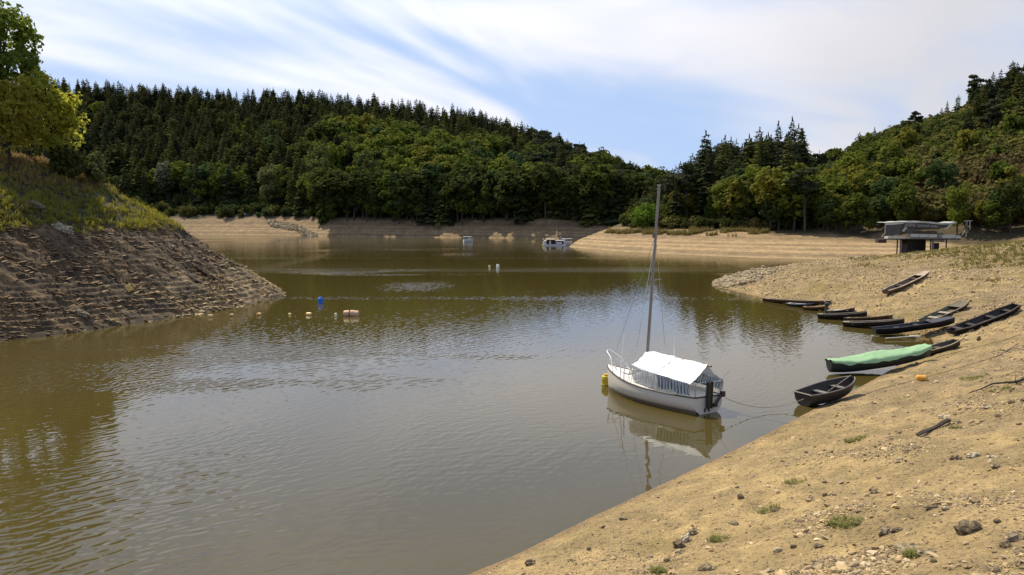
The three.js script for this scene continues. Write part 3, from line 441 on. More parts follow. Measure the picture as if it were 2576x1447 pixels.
special('round_tree', 'yellow green round-crowned tree on the crest of the left bank', 'tree', onLeft(140, 70), 2, { seed: 53, h: 8.6, r: 3.1, y0: 0.10, lobes: 60, leaves: 2300, size: 0.32, limbs: 22, fill: 0.35, scatter: 0.5, lr: [0.12, 0.26] }, yg);
special('round_tree', 'olive brown leafy tree at the edge of the left bank', 'tree', onLeft(40, 66), 3, { seed: 54, h: 7.8, r: 3.0, y0: 0.12, lobes: 50, leaves: 1900, size: 0.32, limbs: 20, fill: 0.35, scatter: 0.5, lr: [0.13, 0.27] }, br);
special('round_tree', 'dusty yellow tree between the slender trees on the left bank', 'tree', onLeft(-30, 70), 3.3, { seed: 58, h: 9.0, r: 3.0, y0: 0.1, lobes: 46, leaves: 1700, size: 0.32, limbs: 18, fill: 0.35, scatter: 0.5, lr: [0.13, 0.27] }, olive);
special('sapling', 'small sapling rising above the round yellow green tree', 'sapling', onLeft(126, 74), 4, { seed: 55, h: 8.6, r: 0.8, y0: 0.55, lobes: 9, leaves: 700, size: 0.24, limbs: 6 }, olive);
special('shrub', 'pale green leafy shrub on the lower grass slope of the left bank', 'shrub', onLeft(240, 72), 5, { seed: 56, h: 2.6, r: 1.5, y0: 0.0, lobes: 12, leaves: 1500, size: 0.24, limbs: 6 }, leafMat(rgb(0.14, 0.15, 0.05), 0.4));
special('shrub', 'dark leafy shrub below the round tree on the left bank', 'shrub', onLeft(188, 70), 5.5, { seed: 57, h: 3.0, r: 1.8, y0: 0.0, lobes: 12, leaves: 1700, size: 0.24, limbs: 6 }, leafMat(rgb(0.075, 0.075, 0.02), 0.4));

// ---------------------------------------------------------------- grass, weeds
function tuft(rnd, n, h, spread, w) { const P = []; for (let i = 0; i < n; i++) { const a = rnd() * 6.28, l = h * (0.5 + 0.7 * rnd()), b = spread * (0.3 + rnd()), x0 = (rnd() - 0.5) * spread * 0.8, z0 = (rnd() - 0.5) * spread * 0.8, ca = cos(a), sa = sin(a), w2 = w * (0.6 + 0.7 * rnd()); const m = [x0 + ca * b * 0.35, l * 0.6, z0 + sa * b * 0.35], t = [x0 + ca * b, l, z0 + sa * b]; const L = [x0 - sa * w2, 0, z0 + ca * w2], R = [x0 + sa * w2, 0, z0 - ca * w2], ML = [m[0] - sa * w2 * 0.7, m[1], m[2] + ca * w2 * 0.7], MR = [m[0] + sa * w2 * 0.7, m[1], m[2] - ca * w2 * 0.7]; P.push(...L, ...R, ...MR, ...L, ...MR, ...ML, ...ML, ...MR, ...t); } return soup(P); }
const rg = RNG(88), grassMat = leafMat(rgb(1.0, 1.0, 1.0), 0.5);
{
  const tufts = [tuft(rg, 12, 0.62, 0.34, 0.026), tuft(rg, 12, 0.5, 0.42, 0.03)], lists = [[], []];
  for (let i = 0; i < 15000; i++) {
    const z = lerp(48, 92, rg()), x = lerp(-60, -19.5, rg()); const d = sdPoly(leftLand, x, z); if (d < 8.3 || d > 25) { if (!(d > 1.8 && d < 7 && z > 76 && x > -33 && rg() < 0.35 * sstep(72, 80, z) * sstep(-22, -26, x))) continue; }
    const n = fbm(x * 0.4 + 3, z * 0.4, 3); if (d > 8 && n + rg() * 0.3 < 0.42 && d > 10) continue;
    const h = hLeft(x, z, d), dry = clamp((d - 12) / 7 + (n - 0.5) * 1.4), q = rg();
    const c = d < 7 ? rgb(0.13, 0.13, 0.035) : rgb(lerp(0.27, 0.32, dry) * (0.7 + 0.5 * q), lerp(0.25, 0.22, dry) * (0.7 + 0.5 * q), lerp(0.04, 0.09, dry));
    lists[i & 1].push([M4(V(x, h - 0.05, -z), Q(0, rg() * 6.28, 0), V(1, d < 7 ? 0.4 : 0.4 + 0.55 * rg(), 1).multiplyScalar(0.8 + 0.5 * rg())), c]);
  }
  lists.forEach((l, i) => instanced('grass', tufts[i], grassMat, l, 'long yellow green grass on the left bank above the rocks', 'grass'));
  // sparse short growth on the spit crest and dry tufts on the headland
  const small = tuft(rg, 8, 0.16, 0.22, 0.018), L2 = [], L3 = [];
  for (let i = 0; i < 16000; i++) { const x = lerp(24, 62, rg()), z = lerp(48, 108, rg()), d = dNear(x, z), h = hNear(x, z, d); if (h < 2.2 || d < 9 || fbm(x * 0.3 + 31, z * 0.3, 3) + sstep(13, 22, d) * 0.4 < 0.56 + rg() * 0.2) continue; const q = 0.7 + 0.6 * rg(); L2.push([M4(V(x, h - 0.02, -z), Q(0, rg() * 6, 0), 0.7 + rg()), rgb(0.19 * q, 0.17 * q, 0.045 * q)]); }
  instanced('short_grass', small, grassMat, L2, 'sparse short grass on the crest of the sand spit', 'grass');
  for (let i = 0; i < 5000; i++) { const u = lerp(0.09, 0.3, rg()), z = interp(RZS, u) + lerp(22, 46, rg()), x = u * z, h = hRight(x, z); if (h < 2.6 || fbm(x * 0.2, z * 0.2, 3) < 0.5) continue; const q = 0.7 + 0.6 * rg(); L3.push([M4(V(x, h - 0.03, -z), Q(0, rg() * 6, 0), 1.0 + 0.9 * rg()), rgb(0.20 * q, 0.165 * q, 0.06 * q)]); }
  instanced('dry_grass', tufts[0], grassMat, L3, 'dry straw coloured grass on the top of the headland', 'grass');
}
// weeds growing singly on the beach
const weedMat = leafMat(rgb(0.23, 0.235, 0.08), 0.4);
function weed(sx, sy, w, label, sparse = 1) {
  const p = sand(sx, sy); if (!p) return; const k = w / F * -p.z, r = RNG(sx * 7 + sy), P = [];
  const n = Math.round(sparse * 34);
  for (let i = 0; i < n; i++) { const a = r() * 6.28, q = sqrt(r()) * k * 0.5, x = cos(a) * q, z = sin(a) * q, y = hNear(p.x + x, -(p.z + z)) - p.y; const g = tuft(r, 7, 0.055 + 0.05 * r(), 0.13, 0.009).translate(x, y, z); P.push(...g.attributes.position.array); }
  const g = thing('weed', label, 'weed', p, 0, 'weeds growing on the beach'); obj('stem', bar(V(0, -0.03, 0), V(0.01, 0.06, 0), 0.006, 0.003, 5), weedMat, g); obj('leaves', soup(P), weedMat, g);
}
weed(2136, 1327, 80, 'bushy green weed in front of the big dark boulder, fullest on the beach', 1.5);
weed(1949, 1292, 56, 'thin green weed between the sand track and the fullest weed', 0.7);
weed(2012, 1223, 60, 'sparse grey green weed higher up from the dark cubic stone', 0.6);
weed(2167, 1114, 56, 'flat green weed patch below the charred plank', 1);
weed(2465, 958, 62, 'wide green weed patch beside the driftwood branch', 1.3);
weed(2532, 988, 44, 'small weed patch under the driftwood branch', 0.7);
weed(1821, 1366, 56, 'low weed beside the cluster of leaning stones', 0.7);
weed(2302, 1410, 30, 'small weed at the foot of the eroded sand crust', 0.5);
weed(1668, 1448, 40, 'small weed at the lower edge of the beach', 0.6);
weed(2420, 1085, 30, 'tiny weed beyond the end of the charred plank', 0.4);

// ---------------------------------------------------------------- stones
function stoneGeo(r, sx, sy, sz, jag = 0.28, det = 1) {
  const g = new THREE.IcosahedronGeometry(1, det), p = g.attributes.position, m = new Map();
  for (let i = 0; i < p.count; i++) { const k = [p.getX(i), p.getY(i), p.getZ(i)].map((v) => v.toFixed(3)).join(); if (!m.has(k)) m.set(k, 1 + (r() - 0.5) * 2 * jag); const s = m.get(k); p.setXYZ(i, p.getX(i) * s * sx, p.getY(i) * s * sy, p.getZ(i) * s * sz); }
  const h = g; for (const k of ['normal', 'uv']) h.deleteAttribute(k); h.computeVertexNormals(); return h;
}
const stoneTone = dataTex(256, (u, v, i, j) => { const k = 0.7 + (fbm(u * 8, v * 8, 5, 8) - 0.5) * 0.9 + (hash(i, j) - 0.5) * 0.2; return [k, k, k * 0.97]; }, true, 3);
function uvBox(g) { const p = g.attributes.position, uv = new Float32Array(p.count * 2); for (let i = 0; i < p.count; i++) { uv[i * 2] = p.getX(i) + p.getY(i) * 0.6; uv[i * 2 + 1] = p.getZ(i) + p.getY(i) * 0.8; } g.setAttribute('uv', new THREE.BufferAttribute(uv, 2)); return g; }
const stoneMats = { dark: new THREE.MeshStandardMaterial({ color: rgb(0.27, 0.195, 0.12), map: stoneTone, roughness: 0.95 }), tan: new THREE.MeshStandardMaterial({ color: rgb(0.43, 0.33, 0.20), map: stoneTone, roughness: 0.95 }), pale: new THREE.MeshStandardMaterial({ color: rgb(0.66, 0.56, 0.42), map: stoneTone, roughness: 0.9 }), grey: new THREE.MeshStandardMaterial({ color: rgb(0.38, 0.29, 0.19), map: stoneTone, roughness: 0.95 }) };
function stone(sx, sy, w, mat, label, fy = 0.55, fz = 0.7, turn = 0, tilt = 0, name = 'stone') {
  const p = sand(sx, sy); if (!p) return; const k = w * S / F * -p.z / 2, g = uvBox(stoneGeo(RNG(sx + sy * 3), k, k * fy, k * fz, 0.26, 2));
  const o = obj(name, g, stoneMats[mat]); o.position.set(p.x, p.y + k * fy * 0.45, p.z); o.rotation.set(tilt, turn, tilt * 0.7); return tag(o, label, 'stone', 'larger stones on the beach');
}
stone(2448, 1345, 66, 'dark', 'big dark angular boulder, largest stone on the beach', 0.52, 0.75, 0.3, 0.1, 'boulder');
stone(1875, 1262, 19, 'dark', 'small dark cubic stone alone on smooth sand', 0.8, 0.8, 0.6);
stone(2466, 1158, 36, 'pale', 'pale rounded stone touching a dark flat one', 0.5, 0.7, 0.2);
stone(2419, 1164, 32, 'dark', 'dark flat stone touching the pale rounded one', 0.5, 0.7, 0.1);
stone(2240, 1350, 46, 'grey', 'long leaning grey slab behind the bushy weed', 0.36, 0.5, 0.5, 0.25, 'slab');
stone(2270, 1345, 36, 'dark', 'dark flat slab beside the leaning grey slab', 0.34, 0.5, 0.2, 0.1, 'slab');
stone(1788, 1442, 44, 'tan', 'flat tan stone at the lower edge of the beach', 0.34, 0.6, 0.2);
stone(1718, 1384, 30, 'dark', 'dark stone at the foot of the leaning cluster', 0.8, 0.8, 0.2);
stone(1732, 1370, 46, 'pale', 'long pale stone leaning over the dark stone of the cluster', 0.36, 0.4, 0.9, 0.3);
stone(1752, 1352, 34, 'tan', 'tan stone at the upper end of the leaning cluster', 0.5, 0.5, 0.7, 0.2);
stone(2008, 1387, 17, 'dark', 'small dark pointed stone above the flat tan stone', 0.8, 0.8);
stone(2071, 1384, 30, 'grey', 'narrow grey stone lying above the eroded sand crust', 0.34, 0.5, 0.4);
stone(2210, 1248, 30, 'tan', 'tan wedge stone in the middle of the gravel patch', 0.6, 0.7, 0.9, 0.3);
stone(2524, 1322, 18, 'dark', 'small dark stone right of the big boulder', 0.7, 0.8);
stone(1342, 1430, 27, 'dark', 'dark half-round stone alone near the water edge', 0.7, 0.8);
stone(1578, 1315, 24, 'grey', 'flat grey stone on smooth sand near the water edge', 0.4, 0.6, 0.2);
stone(1490, 1392, 12, 'dark', 'tiny dark stone on smooth sand near the water edge', 0.8, 0.8);
stone(2391, 1056, 32, 'pale', 'broad pale flat slab above the charred plank', 0.2, 0.7, 0.3, 0.1, 'slab');
stone(2498, 1033, 26, 'pale', 'pale pointed slab below the driftwood branch', 0.25, 0.6, 0.1, 0, 'slab');
stone(2562, 1021, 22, 'dark', 'dark block stone below the driftwood branch', 0.5, 0.7);
stone(2512, 1158, 26, 'pale', 'pale flat stone beyond the touching pair', 0.3, 0.7);
stone(2522, 1183, 28, 'grey', 'grey flat stone just below the touching pair', 0.45, 0.7, 0.2);
stone(2466, 1275, 34, 'tan', 'tan stone above the big dark boulder', 0.5, 0.7, 0.4);
stone(2358, 1287, 40, 'dark', 'dark crumbling slab left of the big boulder', 0.3, 0.6, 0.1);
stone(2392, 1290, 20, 'pale', 'pale stone against the dark crumbling slab', 0.6, 0.7);
stone(2566, 1368, 50, 'grey', 'grey stone in the rubble heap at the edge of the frame', 0.5, 0.7, 0.3, 0.2);
stone(2545, 1385, 40, 'dark', 'dark stone in front of the rubble heap stone', 0.5, 0.6, 0.8, 0.2);
stone(2478, 862, 10, 'dark', 'small upright dark stone above the cove', 1.5, 0.7);
stone(2300, 1390, 70, 'tan', 'eroded sand crust broken into a low ledge', 0.18, 0.6, 0.15, 0.1, 'sand_crust');
stone(2345, 1403, 60, 'grey', 'crumbling grey edge under the eroded sand crust', 0.22, 0.5, 0.2, 0.1, 'sand_crust');
stone(2065, 1435, 60, 'grey', 'long low ledge of broken crust at the bottom of the beach', 0.2, 0.35, 0.5, 0.1, 'sand_crust');

// loose gravel: bands and patches over the beach
{
  const r = RNG(404), shapes = [0, 1, 2, 3, 4].map((i) => stoneGeo(r, 1, [0.32, 0.5, 0.22, 0.62, 0.28][i], [0.7, 0.8, 0.6, 0.85, 0.9][i], 0.32, i < 3 ? 0 : 1)), lists = shapes.map(() => []);
  const mat = new THREE.MeshStandardMaterial({ color: rgb(1, 1, 1), roughness: 0.95, flatShading: true });
  for (let i = 0; i < 300000; i++) {
    const z = 5 + 40 * pow(r(), 1.5), x = z * lerp(-0.06, 0.66, r()); const d = dNear(x, z); if (d < 0.12) continue;
    const band = fbm(x * 0.55 + z * 0.28, z * 0.5 - x * 0.4 + 9, 4), up = sstep(1.5, 8, d);
    const den = (0.05 + 0.8 * sstep(0.48, 0.66, band) * (0.08 + 0.92 * up) + 0.25 * sstep(8.5, 11, d)) * (d < 0.9 ? 0.5 : 1);
    if (r() > den) continue;
    const s = 0.0085 * pow(1 - r() * 0.985, -0.48) * (0.75 + 0.5 * r()); if (s > 0.11) continue;
    const h = hNear(x, z, d), q = r(), k = 0.7 + 0.6 * r(), c = q < 0.52 ? rgb(0.41 * k, 0.30 * k, 0.16 * k) : q < 0.82 ? rgb(0.26 * k, 0.195 * k, 0.12 * k) : q < 0.90 ? rgb(0.50 * k, 0.40 * k, 0.25 * k) : rgb(0.15 * k, 0.11 * k, 0.07 * k);
    lists[(r() * 5) | 0].push([M4(V(x, h + s * 0.26, -z), Q((r() - 0.5) * 1.1, r() * 6.28, (r() - 0.5) * 1.1), s * 1.35), c]);
  }
  lists.forEach((l, i) => instanced('gravel', shapes[i], mat, l, 'loose gravel and stone chips scattered over the beach', 'gravel'));
  // lumps on the spit face and rocks along its tip
  const L = [];
  for (let i = 0; i < 60000; i++) { const x = lerp(19, 60, r()), z = lerp(44, 98, r()), d = dNear(x, z); if (d < 0.15) continue; const tip = exp(-(((x - 23) / 4.5) ** 2) - (((z - 87) / 6) ** 2)); if (r() > 0.16 + 0.9 * sstep(0.5, 0.62, fbm(x * 0.5, z * 0.5, 3)) * 0.6 + tip) continue; const s = (tip > 0.3 && d < 5 ? 0.13 : 0.05) * (0.5 + 1.2 * r() * r()) * (r() < 0.02 ? 2 : 1), k = 0.7 + 0.55 * r(); L.push([M4(V(x, hNear(x, z, d) + s * 0.2, -z), Q(r(), r() * 6, r()), s * 1.6), tip > 0.3 ? rgb(0.33 * k, 0.26 * k, 0.16 * k) : rgb(0.42 * k, 0.31 * k, 0.175 * k)]); }
  instanced('clods', shapes[1], mat, L, 'dry earth clods covering the face of the sand spit', 'gravel');
  // shale chips on the rocky bank: mostly flat slabs lying along the bedding
  const slab = [0, 1, 2].map(() => stoneGeo(r, 1.15, 0.15, 0.5, 0.3, 1)), LS = slab.map(() => []);
  for (let i = 0; i < 170000; i++) {
    const z = lerp(46, 90, r()), x = lerp(-50, -19, r()), d = sdPoly(leftLand, x, z); if (d < -0.25 || d > 9.2) continue;
    const h = hLeft(x, z, d), n = fbm(x * 0.7 + 3, z * 0.7, 3); if (r() > 0.10 + 0.8 * sstep(0.44, 0.6, n)) continue;
    const s = 0.05 * pow(1 - r() * 0.985, -0.46), k = 0.6 + 0.8 * r(), tip = sstep(-27, -22, x) * (1 - sstep(2.2, 3.6, h)); if (s > 0.6) continue;
    LS[(r() * 3) | 0].push([M4(V(x, h + s * 0.1, -z), Q((r() - 0.5) * 0.6, 0.9 + (r() - 0.5) * 1.1, (r() < 0.3 ? -0.5 : -0.08) + (r() - 0.5) * 0.45), s), rgb(lerp(0.205, 0.38, tip) * k, lerp(0.142, 0.28, tip) * k, lerp(0.08, 0.155, tip) * k)]);
  }
  LS.forEach((l, i) => instanced('shale_rubble', slab[i], mat, l, 'broken shale slabs and chips covering the rocky bank', 'rubble'));
}
// larger outcrops on the left bank
function outcrop(sx, sy, w, mat, label, fy, fz, turn, tilt, roll = 0) { const p = march(hLeft, sx * S, sy * S); if (!p) return; const k = w * S / F * -p.z / 2, o = obj('outcrop', uvBox(stoneGeo(RNG(sx * 5 + sy), k, k * fy, k * fz, 0.3, 2)), stoneMats[mat]); o.position.copy(p).add(V(0, -k * fy * 0.1, 0)); o.rotation.set(tilt, turn, roll); tag(o, label, 'rock', 'outcrops on the left bank'); }
outcrop(152, 578, 58, 'pale', 'pale broken rock outcrop at the lower edge of the grass', 0.5, 0.5, 0.3, 0.3, -0.3);
outcrop(172, 590, 34, 'pale', 'pale jagged slab hanging below the pale outcrop', 0.5, 0.4, 0.7, 0.3, -0.7);
outcrop(75, 520, 70, 'dark', 'dark rock ledge showing through the grass slope', 0.4, 0.5, 0.2, 0.2, -0.3);
outcrop(55, 508, 34, 'grey', 'grey slab on top of the dark ledge in the grass', 0.25, 0.6, 0.2, 0.1, -0.2);
outcrop(520, 690, 90, 'grey', 'long tilted shale rib near the tip of the bank', 0.13, 0.3, 0.5, 0.0, -0.62);
outcrop(545, 705, 90, 'dark', 'dark tilted shale rib below the long grey one', 0.13, 0.3, 0.5, 0.0, -0.62);
outcrop(505, 715, 70, 'dark', 'short dark shale rib beside the tilted pair', 0.13, 0.3, 0.5, 0.0, -0.6);
outcrop(205, 795, 46, 'grey', 'grey pointed slab just above the waterline of the bank', 0.4, 0.5, 0.2, 0.2, -0.4);
outcrop(320, 795, 34, 'grey', 'small tilted slab at the waterline of the bank', 0.3, 0.5, 0.2, 0.2, -0.6);
outcrop(432, 625, 22, 'pale', 'small pale block high on the rocky bank', 0.5, 0.6, 0.4, 0.1);

// ---------------------------------------------------------------- boats
function loft(rings, capA = false, capB = false) {    // rings: arrays of equal length of [x,y,z]
  const n = rings[0].length, P = [], I = []; rings.forEach((r) => r.forEach((p) => P.push(...p)));
  for (let j = 0; j < rings.length - 1; j++) for (let i = 0; i < n - 1; i++) { const a = j * n + i, b = a + 1, c = a + n, d = c + 1; I.push(a, c, d, a, d, b); }
  const cap = (j) => { const o = P.length / 3; let c = [0, 0, 0]; rings[j].forEach((p) => { P.push(...p); c = c.map((v, k) => v + p[k] / n); }); P.push(...c); for (let i = 0; i < n - 1; i++) I.push(o + i, o + i + 1, o + n); I.push(o + n - 1, o, o + n); };
  if (capA) cap(0); if (capB) cap(rings.length - 1);
  const g = new THREE.BufferGeometry(); g.setAttribute('position', new THREE.Float32BufferAttribute(P, 3)); g.setIndex(I); g.computeVertexNormals(); return g;
}
const woodTone = dataTex(256, (u, v, i, j) => { const k = 0.78 + (fbm(u * 4, v * 60, 4, 0) - 0.5) * 0.6 + (hash(i, j) - 0.5) * 0.12; return [k, k, k]; }, true);
const wood = (c, rough = 0.8) => new THREE.MeshStandardMaterial({ color: c, map: woodTone, roughness: rough });
function withUV(g, s = 1) { const p = g.attributes.position, uv = new Float32Array(p.count * 2); for (let i = 0; i < p.count; i++) { uv[i * 2] = p.getX(i) * s * 0.5; uv[i * 2 + 1] = (p.getY(i) + p.getZ(i) * 0.7) * s; } g.setAttribute('uv', new THREE.BufferAttribute(uv, 2)); return g; }
// flat-bottomed wooden punt from A to B (both at the level of its bottom), y up
function puntShape(L, W, D, lift = 0.22) {
  const st = [0, 0.03, 0.1, 0.2, 0.35, 0.5, 0.65, 0.8, 0.9, 0.97, 1], sec = (s, inset, floorUp) => { const e = min(s, 1 - s), k = sstep(0, 0.22, e), w = W / 2 * lerp(0.62, 1, k) - inset, b = w * 0.78, y = D * lift * (pow(1 - clamp(e / 0.2), 2)) * 1.6 + floorUp, top = D + D * 0.30 * pow(1 - clamp(e / 0.45), 2); return [[s * L, top, -w], [s * L, y, -b], [s * L, y, b], [s * L, top, w]]; };
  const outer = loft(st.map((s) => sec(s, 0, 0)), true, true), inner = loft(st.map((s) => { const q = lerp(0.012, 0.988, s), r = sec(s, 0.035, 0.035); r.forEach((p) => { p[0] = q * L; }); return r.reverse(); }), true, true);
  const gun = [-1, 1].map((sd) => loft(st.map((s) => { const r = sec(s, 0, 0)[sd < 0 ? 0 : 3], [x, y, z] = r, o = sd * 0.035, i = -sd * 0.045; return [[x, y + 0.022, z + o], [x, y - 0.03, z + o], [x, y - 0.03, z + i], [x, y + 0.022, z + i], [x, y + 0.022, z + o]]; }), true, true));
  return { hull: merge([outer, inner]), gun, top: (s) => sec(s, 0, 0)[3], W };
}
function ends(a, b) { const d = b.clone().sub(a), L = d.length(); return { L, turn: atan2(-d.z, d.x), pitch: Math.asin(d.y / L) }; }
function punt(a, b, W, D, hullC, rimC, insideC, label, opt = {}) {
  D *= 0.66; W *= 0.82; const { L, turn, pitch } = ends(a, b), s = puntShape(L, W, D), g = thing('punt', label, 'boat', a, 0, 'punts drawn up round the cove');
  g.rotation.set(0, turn, pitch, 'YZX'); if (opt.roll) g.rotateX(opt.roll);
  obj('hull', withUV(s.hull), wood(hullC, opt.rough ?? 0.75), g);
  s.gun.forEach((q) => obj('gunwale', withUV(q), wood(rimC), g));
  for (const t of opt.seats ?? [0.33, 0.66]) { const q = s.top(t); obj('thwart', withUV(box(t * L - 0.14, t * L + 0.14, D - 0.10, D - 0.055, -q[2] + 0.04, q[2] - 0.04)), wood(insideC), g); }
  for (const [t0, t1] of opt.decks ?? [[0, 0.1]]) { const p = s.top(t0), q = s.top(t1); obj('end_deck', withUV(loft([[[t0 * L, p[1] + 0.012, -p[2] + 0.02], [t0 * L, p[1] + 0.012, p[2] - 0.02]], [[t1 * L, q[1] + 0.012, -q[2] + 0.02], [t1 * L, q[1] + 0.012, q[2] - 0.02]]])), wood(rimC), g); }
  return g;
}
const onSand = (sx, sy, up = 0.03) => sand(sx, sy).add(V(0, up, 0)), onWater = (sx, sy, up = -0.08) => { const [x, z] = wat(sx * S, sy * S); return V(x, up, -z); };
const cBrown = rgb(0.10, 0.06, 0.035), cDark = rgb(0.045, 0.034, 0.026), cNavy = rgb(0.022, 0.024, 0.036), cPale = rgb(0.5, 0.42, 0.33), cGrey = rgb(0.33, 0.31, 0.29), cRim = rgb(0.36, 0.28, 0.2);
punt(onWater(1936, 762), onSand(2100, 772, 0.0), 0.95, 0.36, cBrown, cRim, cBrown, 'long brown punt, first of the row along the spit', { seats: [0.2, 0.5, 0.75] });
punt(onWater(1996, 774), onSand(2056, 778, 0), 0.8, 0.34, rgb(0.035, 0.04, 0.055), rgb(0.55, 0.58, 0.62), cGrey, 'short dark punt with pale blue rim, second of the row', {});
punt(onWater(2035, 784), onSand(2096, 784, 0), 0.85, 0.36, rgb(0.16, 0.09, 0.03), rgb(0.42, 0.26, 0.14), cBrown, 'orange brown punt, third of the row along the spit', {});
punt(onWater(2094, 794), onSand(2162, 790, 0), 0.95, 0.36, cDark, rgb(0.7, 0.68, 0.6), rgb(0.7, 0.68, 0.62), 'dark punt with white seats and an outboard motor', { seats: [0.22, 0.42, 0.6, 0.8], decks: [[0.3, 0.5]] });
punt(onWater(2071, 806), onSand(2196, 803, 0), 1.05, 0.46, cDark, rgb(0.3, 0.27, 0.22), cBrown, 'black punt with worn lettering at its stern, in front of the motor punt', { seats: [0.18, 0.4, 0.7] });
punt(onWater(2142, 813), onSand(2256, 810, 0), 1.0, 0.36, cBrown, rgb(0.26, 0.17, 0.11), cBrown, 'brown punt squeezed between the lettered one and the pale-sterned one', {});
punt(onWater(2136, 826), onSand(2290, 822, 0), 1.0, 0.44, cDark, rgb(0.42, 0.36, 0.28), cGrey, 'long dark punt with a pale square stern', { seats: [0.2, 0.45, 0.6] });
punt(onWater(2243, 832), onSand(2318, 824, 0), 0.8, 0.28, rgb(0.3, 0.28, 0.24), rgb(0.55, 0.5, 0.42), rgb(0.4, 0.36, 0.3), 'small pale grey punt tucked behind the navy one', {});
punt(onWater(2214, 850, 0.02), onSand(2412, 826, 0.12), 1.25, 0.5, cNavy, rgb(0.06, 0.06, 0.085), cNavy, 'large navy black punt, biggest at the head of the cove', { seats: [0.3, 0.55], decks: [[0.7, 1]], rough: 0.45 });
punt(onSand(2338, 822, 0), onSand(2444, 776, 0.05), 1.15, 0.34, rgb(0.17, 0.135, 0.09), rgb(0.22, 0.18, 0.12), rgb(0.5, 0.44, 0.34), 'pale open punt lying behind the navy one', { seats: [0.25, 0.5], decks: [[0.74, 1]] });
punt(onSand(2408, 851, 0.02), onSand(2574, 786, 0.02), 1.0, 0.42, rgb(0.035, 0.024, 0.018), rgb(0.06, 0.045, 0.035), rgb(0.05, 0.04, 0.03), 'long charred black punt on the sand above the cove', { seats: [0.12, 0.3, 0.6, 0.85], decks: [[0.06, 0.12]], roll: 0.1 });
punt(onSand(2241, 752, 0.13), onSand(2345, 702, 0.13), 0.95, 0.42, rgb(0.2, 0.12, 0.07), rgb(0.62, 0.5, 0.36), rgb(0.16, 0.1, 0.06), 'old brown punt with pale rims high on the sand spit', { seats: [0.35, 0.7], decks: [[0.8, 1]] });
punt(onWater(2280, 915, -0.02), onSand(2424, 879, 0.02), 0.9, 0.42, rgb(0.11, 0.085, 0.055), rgb(0.3, 0.26, 0.19), cBrown, 'weathered brown punt behind the green covered boat', {});
{ // outboard motor of the motor punt, lettering on the black one
  const p = onWater(2092, 796, 0.1), g = thing('outboard_motor', 'small black and white outboard motor tilted on the motor punt', 'motor', p, 0.3);
  obj('cowl', new THREE.SphereGeometry(0.2, 12, 8).scale(1, 0.8, 0.8).translate(0.05, 0.62, 0), std(rgb(0.03, 0.03, 0.03), 0.4), g);
  obj('shaft', bar(V(0.05, 0.55, 0), V(-0.15, 0.05, 0), 0.06), std(rgb(0.04, 0.04, 0.04), 0.5), g); obj('tiller', bar(V(0.0, 0.7, 0), V(-0.42, 0.98, 0), 0.03), std(rgb(0.7, 0.68, 0.6), 0.5), g);
}
// green covered boat
{
  const a = onWater(2100, 946, -0.05), b = onSand(2352, 912, 0.05), { L, turn, pitch } = ends(a, b), g = thing('covered_boat', 'dark rowing boat under a pale mint green tarpaulin', 'boat', a); g.rotation.set(0, turn, pitch, 'YZX');
  const hw = (s) => 0.62 * pow(sin(PI * clamp(s * 0.9 + 0.06)), 0.55), st = [...Array(25).keys()].map((i) => i / 24);
  obj('hull', loft(st.map((s) => { const w = hw(s) * 0.97, k = 0.18 * pow(abs(s * 2 - 1), 3); return [[s * L, 0.46 + k, -w], [s * L, 0.22 + k, -w * 0.9], [s * L, 0.02 + k, -w * 0.5], [s * L, -0.06 + k, 0], [s * L, 0.02 + k, w * 0.5], [s * L, 0.22 + k, w * 0.9], [s * L, 0.46 + k, w]]; }), true, true), std(rgb(0.03, 0.036, 0.04), 0.5), g);
  const N = 14, r = RNG(3); obj('tarpaulin', loft([...Array(61).keys()].map((i) => { const s = i / 60, w = hw(s) + 0.06, k = 0.18 * pow(abs(s * 2 - 1), 3); return [...Array(N + 1).keys()].map((j) => { const q = j / N * 2 - 1, edge = abs(q) > 0.82, hang = edge ? -(abs(q) - 0.82) * (0.25 + 0.7 * vn(s * 14, q > 0 ? 3 : 9)) : 0; const rid = 0.20 * (1 - pow(abs(q), 1.1)) * sin(PI * s) * (1 + 0.3 * exp(-(((s - 0.45) / 0.12) ** 2))); return [s * L * 1.0, 0.52 + k + rid + hang + (fbm(s * 14, q * 3 + s * 8, 3) - 0.5) * 0.09, w * clamp(q / 0.9, -1, 1)]; }); })), std(rgb(0.26, 0.43, 0.22), 0.5), g);
  obj('rope', tube([...Array(9).keys()].map((i) => { const s = i / 8; return V(s * L, 0.30 + 0.05 * sin(i * 2), -hw(s) - 0.05); }), 0.012, 5), std(rgb(0.25, 0.3, 0.22), 0.9), g);
}
